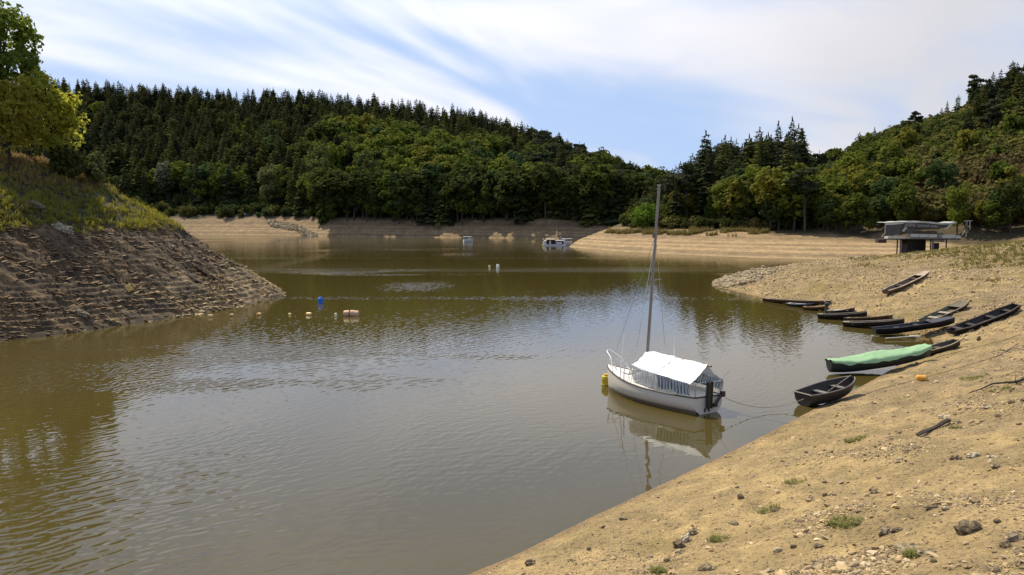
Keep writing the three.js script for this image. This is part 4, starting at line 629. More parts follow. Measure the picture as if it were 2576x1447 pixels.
// black rowing boat at the water's edge
{
  const a = onWater(2034, 1028, -0.06), b = onSand(2160, 1000, 0.0), { L, turn, pitch } = ends(a, b), g = thing('rowing_boat', 'small black rowing boat with bow on the sand beside the sailing boat', 'boat', a); g.rotation.set(0, turn, pitch, 'YZX');
  const W = 0.62, hw = (s) => W * (s < 0.5 ? lerp(0.72, 1, sin(s * PI)) : pow(cos((s - 0.5) * PI * 0.97), 0.6)), shr = (s) => 0.5 + 0.22 * pow(s, 2.2) + 0.04 * (1 - s), st = [...Array(17).keys()].map((i) => i / 16), ring = (s, q, up) => { const w = hw(s) * q, k = 0.14 * pow(s, 4) * 2; return [[s * L, shr(s), -w], [s * L, 0.3 + k, -w * 0.93], [s * L, 0.1 + k + up, -w * 0.6], [s * L, 0.02 + k + up, 0], [s * L, 0.1 + k + up, w * 0.6], [s * L, 0.3 + k, w * 0.93], [s * L, shr(s), w]]; };
  const m = std(rgb(0.03, 0.027, 0.026), 0.5);
  obj('hull', loft(st.map((s) => ring(s, 1, 0)), true, true), m, g).geometry; obj('inner_hull', loft(st.map((s) => ring(lerp(0.02, 0.97, s), 0.95, 0.03).reverse()), true, false), std(rgb(0.045, 0.036, 0.03), 0.8), g);
  for (const sd of [-1, 1]) obj('gunwale', tube(st.map((s) => V(s * L, shr(s) + 0.005, sd * hw(s))), 0.028, 6, 40), std(rgb(0.16, 0.14, 0.125), 0.55), g);
  obj('transom_rail', bar(V(0, shr(0), -hw(0)), V(0, shr(0), hw(0)), 0.03), std(rgb(0.16, 0.14, 0.125), 0.55), g);
  for (const [s, y] of [[0.1, 0.34], [0.42, 0.36], [0.74, 0.42]]) obj('thwart', withUV(box(s * L - 0.1, s * L + 0.1, y, y + 0.03, -hw(s) * 0.92, hw(s) * 0.92)), wood(rgb(0.27, 0.25, 0.22)), g);
  obj('oar', bar(V(L * 0.45, 0.42, 0.1), V(L * 0.99, 0.78, -0.06), 0.022), wood(rgb(0.3, 0.26, 0.22)), g);
}

// ---------------------------------------------------------------- sailing boat
{
  const bw = wat(1541, 977), sw = wat(1781, 1040), dx = bw[0] - sw[0], dz = bw[1] - sw[1], L = hypot(dx, dz) + 0.25, g = thing('sailing_boat', 'small white sailing boat with bare mast and a white tarpaulin tent', 'boat', V(sw[0], 0, -sw[1]), atan2(dz, dx)); g.rotateX(0.03);
  const st = [...Array(33).keys()].map((i) => i / 32), hb = (s) => 1.04 * (s < 0.45 ? lerp(0.68, 1, sin(s / 0.45 * PI / 2)) : pow(cos((s - 0.45) / 0.55 * PI / 2), 0.72)), sheer = (s) => 0.62 - 0.06 * sin(s * PI) + 0.30 * pow(s, 2), ext = (s, y) => s * L + (s > 0.8 ? (s - 0.8) * 0.5 * (y - 0.1) : 0);
  const white = std(rgb(0.64, 0.60, 0.54), 0.32), deckM = std(rgb(0.78, 0.74, 0.68), 0.5), alu = std(rgb(0.24, 0.22, 0.20), 0.45, { metalness: 0.3 }), steel = std(rgb(0.6, 0.6, 0.6), 0.25, { metalness: 0.9 }), black = std(rgb(0.025, 0.023, 0.022), 0.45), rubber = std(rgb(0.07, 0.06, 0.055), 0.6);
  const ring = (s) => { const w = hb(s), h = sheer(s), up = 0.03 + 0.06 * pow(1 - s, 3); return [[1, h], [1.0, h * 0.62], [0.95, 0.22], [0.82, 0.02 + up], [0.55, -0.12 + up], [0.0, -0.2 + up], [-0.55, -0.12 + up], [-0.82, 0.02 + up], [-0.95, 0.22], [-1, h * 0.62], [-1, h]].map(([k, y]) => [ext(s, y), y, w * k]); };
  const hull = obj('hull', loft(st.map(ring), true, false), white, g);
  for (const sd of [-1, 1]) obj('rubbing_strake', tube(st.map((s) => V(ext(s, sheer(s)), sheer(s), sd * hb(s))), 0.028, 6, 60), rubber, hull);
  obj('waterline_shade', loft(st.map((s) => { const r = ring(s), w = (y) => { const q = y < 0.22 ? lerp(0.80, 0.95, clamp((y + 0.02) / 0.22)) : 0.96; return hb(s) * q + 0.012; }; const top = 0.06 + 0.025 * fbm(s * 22, 4, 3); return [[ext(s, top), top, -w(top)], [ext(s, 0.0), -0.03, -w(-0.03)]]; })), std(rgb(0.20, 0.155, 0.09), 0.6), hull);  // dark brown band that paints the shade below the chine onto the hull
  obj('transom_edge', bar(V(0, sheer(0), -hb(0)), V(0, sheer(0), hb(0)), 0.03), rubber, hull);
  obj('deck', loft(st.map((s) => [-1, -0.5, 0, 0.5, 1].map((k) => [ext(s, sheer(s)), sheer(s) - 0.012 + 0.05 * (1 - k * k), hb(s) * 0.985 * k]))), deckM, g);
  const cab = (s) => { const t = (s - 0.34) / 0.34; return 0.30 * pow(sin(PI * clamp(t * 0.86 + 0.12)), 0.35); };
  const coach = obj('coachroof', loft([...Array(13).keys()].map((i) => { const s = 0.34 + 0.34 * i / 12, w = hb(s) * 0.66, h = sheer(s) - 0.03, c = i === 0 || i === 12 ? 0.02 : cab(s); return [[s * L, h, -w], [s * L, h + c * 0.8, -w * 0.93], [s * L, h + c, -w * 0.8], [s * L, h + c + 0.05, 0], [s * L, h + c, w * 0.8], [s * L, h + c * 0.8, w * 0.93], [s * L, h, w]]; })), deckM, g);
  for (const s of [0.43, 0.55]) for (const sd of [-1, 1]) obj('window', box(s * L - 0.2, s * L + 0.2, sheer(s) + 0.08, sheer(s) + 0.2, sd * hb(s) * 0.645 - 0.01, sd * hb(s) * 0.645 + 0.01), std(rgb(0.05, 0.06, 0.07), 0.15), coach);
  obj('fore_hatch', box(L * 0.74, L * 0.83, sheer(0.8) + 0.03, sheer(0.8) + 0.075, -0.26, 0.26), deckM, g);
  for (const sd of [-1, 1]) obj('coaming', box(0.12 * L, 0.36 * L, sheer(0.2) + 0.01, sheer(0.2) + 0.16, sd * 0.58 - 0.03, sd * 0.58 + 0.03), deckM, g);
  // mast, raked aft
  const mb = V(L * 0.60, sheer(0.6) + 0.28, 0), mt = V(L * 0.60 - 0.42, 8.28, -0.06), mast = obj('mast', bar(mb, mt, 0.062, 0.05, 10), alu, g), on = (t) => mb.clone().lerp(mt, t);
  obj('masthead', box(mt.x - 0.06, mt.x + 0.06, mt.y - 0.02, mt.y + 0.05, mt.z - 0.05, mt.z + 0.05), alu, mast);
  for (const sd of [-1, 1]) obj('spreader', bar(on(0.5), on(0.5).add(V(-0.12, 0.06, sd * 0.36)), 0.016), alu, mast);
  obj('cleat', box(on(0.74).x - 0.03, on(0.74).x + 0.13, on(0.74).y - 0.1, on(0.74).y + 0.1, on(0.74).z - 0.05, on(0.74).z + 0.05), rubber, mast);
  for (const [a, b] of [[on(0.74), V(L * 0.98, sheer(1), 0)], [on(0.74), V(L * 0.56, sheer(0.56), -hb(0.56) * 0.97)], [on(0.74), V(L * 0.56, sheer(0.56), hb(0.56) * 0.97)]]) obj('stay', bar(a, b, 0.010, 0.010, 5), steel, g);
  // bow pulpit, guard poles
  const R = 0.022; obj('pulpit', [tube([V(L * 0.86, sheer(0.86), -hb(0.86) * 0.9), V(L * 0.93, sheer(0.93) + 0.42, -0.26), V(L * 1.02, sheer(1) + 0.62, -0.06), V(L * 1.02, sheer(1) + 0.62, 0.06), V(L * 0.93, sheer(0.93) + 0.42, 0.26), V(L * 0.86, sheer(0.86), hb(0.86) * 0.9)], R), bar(V(L * 1.02, sheer(1) + 0.62, -0.03), V(L * 0.985, sheer(1), -0.02), R), bar(V(L * 1.02, sheer(1) + 0.62, 0.05), V(L * 0.95, sheer(0.95), 0.12), R)], std(rgb(0.7, 0.7, 0.7), 0.3), g);
  for (const [s, sd, h, lx, lz] of [[0.72, -1, 1.75, -0.36, 0.3], [0.66, -1, 0.85, -0.02, 0], [0.5, 1, 1.75, -0.06, 0.02], [0.3, -1, 0.5, 0, 0], [0.14, -1, 0.5, 0, 0], [0.3, 1, 0.5, 0, 0], [0.14, 1, 0.5, 0, 0]]) obj('stanchion', bar(V(s * L, sheer(s), sd * hb(s) * 0.93), V(s * L + lx * -1 * 0.4, sheer(s) + h, sd * hb(s) * 0.93 + lz), h > 0.6 ? 0.026 : 0.018, h > 0.6 ? 0.02 : 0.015, 6), h > 0.6 ? std(rgb(0.72, 0.72, 0.7), 0.4) : steel, g);
  obj('lifeline', [tube([V(L * 0.93, sheer(0.93) + 0.42, -0.26), V(L * 0.80, sheer(0.8) + 0.5, -hb(0.8) * 0.6), V(0.66 * L, sheer(0.66) + 0.42, -hb(0.66) * 0.93)], 0.012), bar(V(0.66 * L, sheer(0.66) + 0.5, -hb(0.66) * 0.93), V(0.14 * L, sheer(0.14) + 0.48, -hb(0.14) * 0.93), 0.008, 0.008, 4)], steel, g);
  // stern rail
  const sy = sheer(0) + 0.52; obj('stern_rail', [tube([V(0.3, sy, -hb(0.05) * 0.95), V(0.03, sy, -hb(0) * 0.92), V(0.02, sy, -0.1)], R), tube([V(0.02, sy, 0.16), V(0.03, sy, hb(0) * 0.92), V(0.3, sy, hb(0.05) * 0.95)], R), bar(V(0.05, sheer(0), -hb(0) * 0.9), V(0.03, sy, -hb(0) * 0.92), R), bar(V(0.05, sheer(0), hb(0) * 0.9), V(0.03, sy, hb(0) * 0.92), R), bar(V(0.05, sheer(0), -0.1), V(0.02, sy, -0.1), R), bar(V(0.05, sheer(0), 0.2), V(0.02, sy, 0.3), R), bar(V(0.03, sy, hb(0) * 0.92), V(-0.18, sy + 0.42, hb(0) * 1.2), 0.01)], steel, g);
  // rudder box, outboard bracket, gudgeons
  const rud = obj('rudder_box', [box(-0.16, -0.06, sheer(0) - 0.42, sheer(0) + 0.56, -0.19, -0.15), box(-0.16, -0.06, sheer(0) - 0.42, sheer(0) + 0.56, 0.01, 0.05), box(-0.14, -0.08, sheer(0) - 0.4, sheer(0) + 0.52, -0.15, 0.01), box(-0.17, -0.05, sheer(0) + 0.05, sheer(0) + 0.1, -0.2, 0.06)], black, g); obj('tiller', bar(V(-0.1, sheer(0) + 0.42, -0.07), V(0.75, sheer(0) + 0.5, -0.3), 0.028), black, rud);
  obj('motor_bracket', [box(-0.18, -0.06, sheer(0) - 0.04, sheer(0) + 0.16, 0.50, 0.68), bar(V(-0.11, sheer(0) + 0.02, 0.52), V(-0.11, sheer(0) - 0.30, 0.26), 0.055), box(-0.16, -0.04, sheer(0) - 0.38, sheer(0) - 0.26, 0.14, 0.32)], black, g);
  for (const z of [-0.19, 0.02]) obj('gudgeon', box(-0.045, 0.01, 0.07, 0.19, z - 0.025, z + 0.025), black, g);
  obj('drain', new THREE.CylinderGeometry(0.04, 0.04, 0.05, 10).rotateZ(PI / 2).translate(-0.01, 0.30, 0.14), black, g);
  // tarpaulin tent over the cockpit and cabin
  const rid = (s) => 1.72 + 0.10 * s, eav = (s) => 1.14 + 0.22 * s, e0 = 0.03, e1 = 0.60, ridgeA = V(e0 * L - 0.12, rid(0) + 0.0, 0.02), ridgeB = V(e1 * L + 0.04, rid(1), 0.02);
  obj('ridge_pole', bar(ridgeA.clone().add(V(-0.10, 0, 0)), ridgeB, 0.038, 0.035, 8), wood(rgb(0.35, 0.28, 0.2)), g);
  const tarp = std(rgb(0.74, 0.79, 0.84), 0.45, { transmission: 0.12, thickness: 0 });
  const cw = (s) => lerp(0.80, 1.02, sin(clamp(s * 1.2 + 0.2) * PI / 2)) * (1 - 0.22 * pow(s, 3));
  const sheet = obj('tarpaulin', gridGeo(44, 30, (a, b) => { const s = a, q = b * 2 - 1, x = lerp(e0 * L - 0.06, e1 * L, s), k = abs(q); const y = lerp(rid(s) + 0.045, eav(s), k) - 0.08 * sin(PI * k) * (0.6 + 0.7 * vn(s * 5, q > 0 ? 1 : 5)) + (fbm(s * 9 + q * 2, q * 5 + 3, 3) - 0.5) * 0.09 - 0.04 * k * k * abs(sin(s * PI * 3)) + 0.018 * exp(-(((s - 0.52) / 0.012) ** 2)); return [x, y, cw(s) * q]; }), tarp, g);
  obj('seam', tube([...Array(9).keys()].map((i) => { const k = i / 8, s = 0.5 + 0.03 * k; return V(lerp(e0 * L - 0.06, e1 * L, s), lerp(rid(s) + 0.05, eav(s), k) - 0.07 * sin(PI * k) + 0.035, -cw(s) * k); }), 0.012, 5, 24), std(rgb(0.4, 0.42, 0.45), 0.6), sheet);
  const stripes = dataTex(128, (u, v) => { const w = (u * 6) % 1; return w < 0.42 ? [0.20, 0.33, 0.50] : w < 0.5 ? [0.6, 0.68, 0.75] : [0.86, 0.89, 0.9]; }, true); stripes.repeat.set(2.1, 1);
  const stripeM = new THREE.MeshPhysicalMaterial({ color: rgb(0.9, 0.9, 0.9), map: stripes, roughness: 0.6, transmission: 0.25, thickness: 0 });
  const skirt = (s0, s1, sd, drop, mat, name) => { const q = gridGeo(36, 8, (a, b) => { const s = lerp(s0, s1, a), x = lerp(e0 * L - 0.06, e1 * L, s); return [x, eav(s) - 0.004 - b * drop * (0.86 + 0.28 * vn(a * 6, sd + 4)), sd * (cw(s) + 0.005 + 0.05 * b * sin(a * 60 + b * 2) + 0.04 * (fbm(a * 9, b * 3, 2) - 0.5)) - sd * 0.1 * b]; }); const p = q.attributes.position, uv = q.attributes.uv; for (let i = 0; i < p.count; i++) uv.setXY(i, p.getX(i), p.getY(i)); obj(name, q, mat, sheet); };
  skirt(0.02, 0.5, -1, 0.46, stripeM, 'striped_skirt'); skirt(0.0, 0.62, 1, 0.42, stripeM, 'striped_skirt'); skirt(0.5, 1, -1, 0.56, std(rgb(0.78, 0.80, 0.82), 0.35, { transmission: 0.3, thickness: 0 }), 'plastic_skirt');
  obj('tarpaulin_end', gridGeo(12, 12, (a, b) => { const q = a * 2 - 1, k = abs(q), y1 = lerp(rid(1) + 0.02, eav(1), k), y0 = eav(1) - 0.42; return [e1 * L + 0.02 + 0.05 * (fbm(a * 5, b * 5, 2) - 0.5) + b * 0.18, lerp(y1, y0, b), cw(1) * q * (1 - 0.1 * b)]; }), std(rgb(0.72, 0.73, 0.73), 0.4, { transmission: 0.35, thickness: 0 }), sheet);
  for (const s of [0.02, 0.33, 0.66, 1]) for (const sd of [-1, 1]) { const x = lerp(e0 * L - 0.06, e1 * L, s), q = clamp(x / L, 0.02, 0.6); obj('tent_tie', bar(V(x, eav(s), sd * cw(s)), V(max(0.06, x + 0.05), sheer(q) + 0.01, sd * hb(q) * 0.94), 0.007, 0.007, 4), steel, sheet); }
  // mooring line to the beached boat
  const A = V(sw[0] + 0.55, 0.62, -sw[1] + 0.2), [tx, tz] = wat(2022, 1008, 0.3), B = V(tx, 0.36, -tz);
  tag(obj('mooring_line', tube([...Array(9).keys()].map((i) => { const t = i / 8, p = A.clone().lerp(B, t); p.y -= 0.42 * 4 * t * (1 - t) * 0.8; return p; }), 0.011, 5, 40), std(rgb(0.3, 0.26, 0.2), 0.9)), 'thin mooring line from the sailing boat to the black rowing boat', 'rope');
}

// ---------------------------------------------------------------- buoys and floats
const canister = (r, h, sq = 0) => new THREE.LatheGeometry([[0, -h / 2], [r * 0.82, -h / 2], [r * 0.97, -h * 0.44], [r, -h * 0.36], [r * (1 - sq), -h * 0.1], [r, h * 0.12], [r, h * 0.36], [r * 0.95, h * 0.45], [r * 0.75, h / 2], [r * 0.3, h / 2], [r * 0.28, h * 0.58], [0, h * 0.58]].map(([x, y]) => new THREE.Vector2(x, y)), 14);
const floats = 'floats strung across the water beside the rocky bank';
function float(sx, sy, w, c, label, kind, group, up = 0.06) {
  const [x, z] = wat(sx * S, sy * S), k = w * S / F * z, g = thing(kind === 'drum' ? 'drum' : 'float', label, kind === 'drum' ? 'drum' : 'float', V(x, 0, -z), sx, group), m = std(c, 0.4);
  if (kind === 'lying') { obj('body', canister(k * 0.34, k, 0.05).rotateZ(PI / 2).translate(0, k * 0.16, 0), m, g); obj('cap', new THREE.CylinderGeometry(k * 0.1, k * 0.1, k * 0.08, 8).rotateZ(PI / 2).translate(-k * 0.62, k * 0.16, 0), std(rgb(0.2, 0.05, 0.03), 0.5), g); }
  else { obj('body', canister(k * 0.5, k * 1.5, 0.06).translate(0, k * 0.35, 0), m, g); obj('lid', new THREE.CylinderGeometry(k * 0.3, k * 0.3, k * 0.1, 12).translate(0, k * 1.2, 0), m, g); if (kind === 'drum') for (const y of [0.1, 0.75]) obj('rib', new THREE.TorusGeometry(k * 0.5, k * 0.03, 5, 16).rotateX(PI / 2).translate(0, k * y, 0), m, g); }
  return g;
}
float(532, 803, 14, rgb(0.62, 0.42, 0.16), 'yellow float at the bank end of the string', 'lying', floats);
float(586, 801, 14, rgb(0.5, 0.34, 0.18), 'brownish yellow float, second from the rocky bank', 'lying', floats);
float(655, 799, 15, rgb(0.66, 0.4, 0.12), 'orange yellow float, third from the rocky bank', 'lying', floats);
float(734, 798, 11, rgb(0.62, 0.5, 0.18), 'small yellow float, fourth from the rocky bank', 'lying', floats);
float(782, 798, 14, rgb(0.66, 0.44, 0.14), 'amber float, fifth from the rocky bank', 'lying', floats);
float(850, 801, 7, rgb(0.75, 0.72, 0.55), 'upright cream float next to the pinkish fenders', 'up', floats);
float(811, 768, 13, rgb(0.01, 0.16, 0.62), 'bright blue plastic drum floating upright', 'drum');
float(1239, 678, 5.5, rgb(0.72, 0.66, 0.4), 'cream float of the distant pair', 'up');
float(1260, 679, 8, rgb(0.82, 0.82, 0.8), 'white float of the distant pair', 'up');
float(1534, 975, 23, rgb(0.55, 0.40, 0.03), 'yellow plastic drum floating at the bow of the sailing boat', 'drum');
{ // two pinkish fenders lashed together with a stick
  const [x, z] = wat(888 * S, 800 * S), k = z / F, g = thing('fender_raft', 'two large pinkish barrels lashed together with a stick', 'buoy', V(x, 0, -z)), m = std(rgb(0.55, 0.34, 0.2), 0.55);
  obj('barrel', canister(9 * k, 15 * k, 0.04).rotateZ(PI / 2 + 0.1).translate(-10 * k, 5.5 * k, 0), m, g); obj('barrel', canister(9.5 * k, 22 * k, 0.04).rotateZ(PI / 2 - 0.12).translate(9 * k, 5 * k, 0), m, g);
  obj('lashing', new THREE.TorusGeometry(9.6 * k, 0.7 * k, 5, 18).rotateY(PI / 2).translate(-2 * k, 5.5 * k, 0), std(rgb(0.12, 0.07, 0.05), 0.8), g); obj('stick', bar(V(-10 * k, 10 * k, 0), V(-17 * k, 19 * k, 0), 0.8 * k, 0.4 * k, 5), barkMat, g);
}
{ const p = sand(2332, 966), k = 23 / F * -p.z, g = thing('float', 'orange canister float lying on the sand on a rope', 'float', p.add(V(0, 0.1, 0)), -0.35), m = std(rgb(0.72, 0.34, 0.04), 0.4); obj('body', canister(k * 0.34, k, 0.05).rotateZ(PI / 2).translate(0, k * 0.1, 0), m, g); obj('cap', new THREE.CylinderGeometry(k * 0.1, k * 0.1, k * 0.1, 8).rotateZ(PI / 2).translate(k * 0.62, k * 0.1, 0), std(rgb(0.5, 0.2, 0.02), 0.5), g); }
{ const p = march(hLeft, 330 * S, 738 * S), k = 15 / F * -p.z, g = thing('canister', 'yellow plastic canister lying on the rocky bank', 'canister', p.add(V(0, 0.12, 0)), 0.4), m = std(rgb(0.6, 0.42, 0.12), 0.5); obj('body', box(-k * 0.45, k * 0.45, -k * 0.2, k * 0.9, -k * 0.3, k * 0.3).rotateZ(0.5), m, g); obj('cap', new THREE.CylinderGeometry(k * 0.12, k * 0.12, k * 0.14, 8).translate(-k * 0.2, k * 0.97, 0).rotateZ(0.5), m, g); }

// ---------------------------------------------------------------- ropes, driftwood
const ropeM = std(rgb(0.2, 0.15, 0.1), 0.95);
function line(pts, r, label, name = 'rope', mat = ropeM, cat = 'rope') { const P = []; for (let i = 0; i < pts.length - 1; i++) for (let k = 0; k < 8; k++) { const t = k / 8; const q = sand(lerp(pts[i][0], pts[i + 1][0], t), lerp(pts[i][1], pts[i + 1][1], t)); if (q) P.push(q.add(V(0, r * 0.8, 0))); } return tag(obj(name, tube(P, r, 5, P.length * 2), mat), label, cat); }
line([[2168, 1006], [2230, 985], [2320, 962]], 0.012, 'thin rope from the black rowing boat to the orange float');
line([[2345, 955], [2440, 928], [2520, 905], [2590, 870]], 0.012, 'thin rope running from the orange float up the beach');
line([[2372, 905], [2450, 885], [2540, 862], [2590, 845]], 0.014, 'rope from the green covered boat up the beach');
line([[2575, 782], [2585, 776], [2591, 772]], 0.02, 'short rope from the charred punt');
line([[2486, 915], [2530, 900], [2585, 866]], 0.02, 'old dark rope half buried above the weed patch');
{ // driftwood
  const P = [[2452, 1001], [2484, 990], [2512, 977], [2545, 974], [2570, 973], [2591, 966]].map(([x, y]) => sand(x, y).add(V(0, 0.07, 0))), L = []; for (let i = 0; i < P.length - 1; i++) L.push(bar(P[i], P[i + 1], lerp(0.014, 0.045, i / 5), lerp(0.014, 0.045, (i + 1) / 5), 7));
  const g = thing('driftwood_branch', 'thin crooked driftwood branch lying across the upper beach', 'branch', V(0, 0, 0)); obj('limb', merge(L), darkBark, g); obj('twig', [bar(P[1], P[1].clone().add(V(0.02, -0.04, 0.14)), 0.014, 0.008, 5), bar(P[4], P[4].clone().add(V(0.03, 0.16, -0.05)), 0.014, 0.006, 5)], darkBark, g);
  const a = sand(2322, 1107).add(V(0, 0.05, 0)), b = sand(2402, 1071).add(V(0, 0.07, 0)), { L: l, turn, pitch } = ends(a, b), pl = obj('charred_plank', withUV(new THREE.BoxGeometry(l, 0.06, 0.085, 14, 1, 2).translate(l / 2, 0, 0)), wood(rgb(0.05, 0.032, 0.02))); const pp = pl.geometry.attributes.position; for (let i = 0; i < pp.count; i++) { const t = pp.getX(i) / l; pp.setY(i, pp.getY(i) * lerp(0.5, 1.2, t) + 0.02 * sin(t * 9)); pp.setZ(i, pp.getZ(i) * (0.7 + 0.5 * vn(t * 8, 2))); } pl.geometry.computeVertexNormals(); pl.position.copy(a); pl.rotation.set(0.3, turn, pitch, 'YZX'); tag(pl, 'dark charred plank lying on the gravel', 'plank');
  const bo = [sand(2242, 861), sand(2316, 858)]; if (bo[0] && bo[1]) { const q = obj('paddle', [bar(bo[0].clone().add(V(0, 0.1, 0)), bo[1].clone().add(V(0, 0.15, 0)), 0.03), box(-0.3, 0.3, -0.02, 0.03, -0.1, 0.1).translate(bo[1].x, bo[1].y + 0.15, bo[1].z)], std(rgb(0.6, 0.57, 0.48), 0.6)); tag(q, 'pale paddle lying beside the navy black punt', 'paddle'); }
  const pl2 = [sand(2150, 645), sand(2190, 648)].map((p) => p ?? V(32, 2.6, -85)); tag(obj('beam', withUV(bar(pl2[0].clone().add(V(0, 0.1, 0)), pl2[1].clone().add(V(0, 0.1, 0)), 0.1, 0.1, 4)), wood(rgb(0.12, 0.09, 0.06))), 'dark beam lying at the back of the sand spit', 'beam');
}

// ---------------------------------------------------------------- canopy shelter behind the spit
{
  const Z = 99, k = Z / F * S / 9.908, o = atZ(2239 * S, 644 * S, Z), g = thing('canopy_shelter', 'ramshackle shelter on stilts under a torn grey tarpaulin canopy', 'shelter', o), X = (zx) => (zx - 190) * k, Y = (zy) => (980 - zy) * k;
  const grey = std(rgb(0.07, 0.072, 0.066), 0.8, { transmission: 0.15, thickness: 0 }), whiteS = std(rgb(0.46, 0.46, 0.41), 0.7), brownW = wood(rgb(0.055, 0.035, 0.028)), redW = wood(rgb(0.12, 0.045, 0.035)), paleW = wood(rgb(0.32, 0.30, 0.27)), pole = std(rgb(0.3, 0.3, 0.27), 0.6);
  const topY = (t) => Y(lerp(185, 168, t)) + 0.12 * sin(PI * clamp(t * 1.3)) - 0.22 * pow(clamp((t - 0.55) / 0.45), 1.5) + 0.22 * pow(clamp((t - 0.75) / 0.25), 2);
  const lowY = (t) => Y(interp([[0, 470], [0.12, 510], [0.25, 440], [0.34, 455], [0.38, 400], [0.55, 360], [0.75, 350], [0.88, 300], [1, 175]], t));
  const can = obj('canopy', gridGeo(60, 10, (a, b) => [X(lerp(195, 1960, a)), topY(a) + 0.02 * sin(a * 40), -2.6 * b + 0.05 * sin(a * 30)]), whiteS, g);
  obj('white_hem', gridGeo(60, 3, (a, b) => [X(lerp(190, 1962, a)), topY(a) - b * k * 62 * (0.7 + 0.5 * vn(a * 9, 2)) * (1 - 0.4 * a), 0.03 + 0.03 * sin(a * 50)]), whiteS, can);
  obj('front_sheet', gridGeo(70, 14, (a, b) => [X(lerp(200, 1955, a)), lerp(topY(a) - 0.05, lowY(a), b), -0.02 + 0.10 * sin(a * 34 + b * 2) * b + 0.12 * (fbm(a * 14, b * 3, 3) - 0.5)]), grey, can);
  obj('torn_strip', gridGeo(4, 10, (a, b) => [X(lerp(lerp(690, 760, a), lerp(590, 660, a), b)), Y(lerp(225, 405, b)), 0.13 + 0.05 * sin(a * 6 + b * 4)]), std(rgb(0.42, 0.41, 0.38), 0.6), can);
  obj('torn_strip', gridGeo(4, 10, (a, b) => [X(lerp(lerp(1800, 1870, a), lerp(1660, 1720, a), b)), Y(lerp(190, 350, b)), 0.13 + 0.05 * sin(a * 6 + b * 4)]), std(rgb(0.42, 0.41, 0.38), 0.6), can);
  obj('side_sheet', gridGeo(8, 8, (a, b) => [X(lerp(192, 238, a)) - 0.02, lerp(topY(0) - 0.02, Y(lerp(430, 470, a)), b), 0.08 - 0.3 * a]), std(rgb(0.55, 0.57, 0.5), 0.6), can);
  // upside-down printed words on the sheet
  { const c = document.createElement('canvas'); c.width = 512; c.height = 96; const q = c.getContext('2d'); q.fillStyle = '#403f3b'; q.fillRect(0, 0, 512, 96); q.translate(512, 96); q.rotate(PI); q.fillStyle = '#a9a79f'; q.font = 'italic 74px sans-serif'; q.fillText('ten pocit, když', 10, 72); const t = new THREE.CanvasTexture(c); t.colorSpace = THREE.SRGBColorSpace; const m = std(rgb(1, 1, 1), 0.7, { map: t }); const a = new THREE.PlaneGeometry(k * 880, k * 105, 24, 1), p = a.attributes.position; for (let i = 0; i < p.count; i++) p.setY(i, p.getY(i) - 0.10 * (p.getX(i) / (k * 440)) - 0.02); a.translate(X(1070), Y(262), 0.16); obj('lettering', a, m, can); }
  // row of white float blocks along the edge
  for (const [a, b, y0, y1] of [[250, 690, 585, 530], [830, 1035, 550, 470], [1048, 1250, 552, 474], [1268, 1485, 556, 480], [1620, 1930, 572, 492], [1950, 2080, 574, 515]]) obj('float_block', withUV(box(X(a), X(b), Y(y0), Y(y1), -0.9, 0.1)), whiteS, g);
  obj('deck_beam', withUV(box(X(230), X(2090), Y(612), Y(590), -2.6, 0.02)), brownW, g);
  obj('wall', withUV(box(X(800), X(1450), -0.6, Y(600), -2.4, -2.2)), brownW, g);
  const win = obj('window', box(X(950), X(1230), Y(885), Y(630), -2.2, -2.16), std(rgb(0.008, 0.006, 0.006), 0.4), g); obj('sill', withUV(box(X(900), X(1240), Y(905), Y(890), -2.3, -2.0)), paleW, win);
  obj('red_panel', withUV(box(X(640), X(800), -0.6, Y(715), -0.5, -0.4)), redW, g); obj('brown_panel', withUV(box(X(1465), X(1640), -0.5, Y(700), -0.9, -0.8)), brownW, g);
  for (const [x, y] of [[615, 690], [1420, 700]]) obj('post', withUV(box(X(x - 17), X(x + 17), -1.2, Y(612), -0.30, -0.14)), paleW, g);
  for (const x of [640, 1450, 740, 1600, 2000]) obj('post', withUV(box(X(x) - 0.06, X(x) + 0.06, -1.2, Y(612), x < 1500 && x !== 740 ? -0.5 : -2.5, x < 1500 && x !== 740 ? -0.38 : -2.38)), brownW, g);
  for (const [a, b, c2, d] of [[190, 440, 195, 180], [1580, 560, 1575, 390], [2230, 540, 2240, 150], [2320, 360, 2310, 150], [2130, 500, 2240, 300], [2170, 150, 2370, 140], [110, 545, 210, 430], [760, 560, 750, 170]]) obj('pole', bar(V(X(a), Y(b), -0.1), V(X(c2), Y(d), -0.1), 0.045, 0.04, 6), pole, g);
  obj('hanging_rag', gridGeo(4, 8, (a, b) => [X(lerp(2180, 2240, a)) + 0.1 * b, Y(lerp(180, 420, b)), -0.05 + 0.05 * sin(b * 9 + a * 4)]), grey, g);
  obj('crate', withUV(box(X(70), X(280), Y(700), Y(610), -1.4, -0.5)), wood(rgb(0.09, 0.065, 0.05)), g);
}
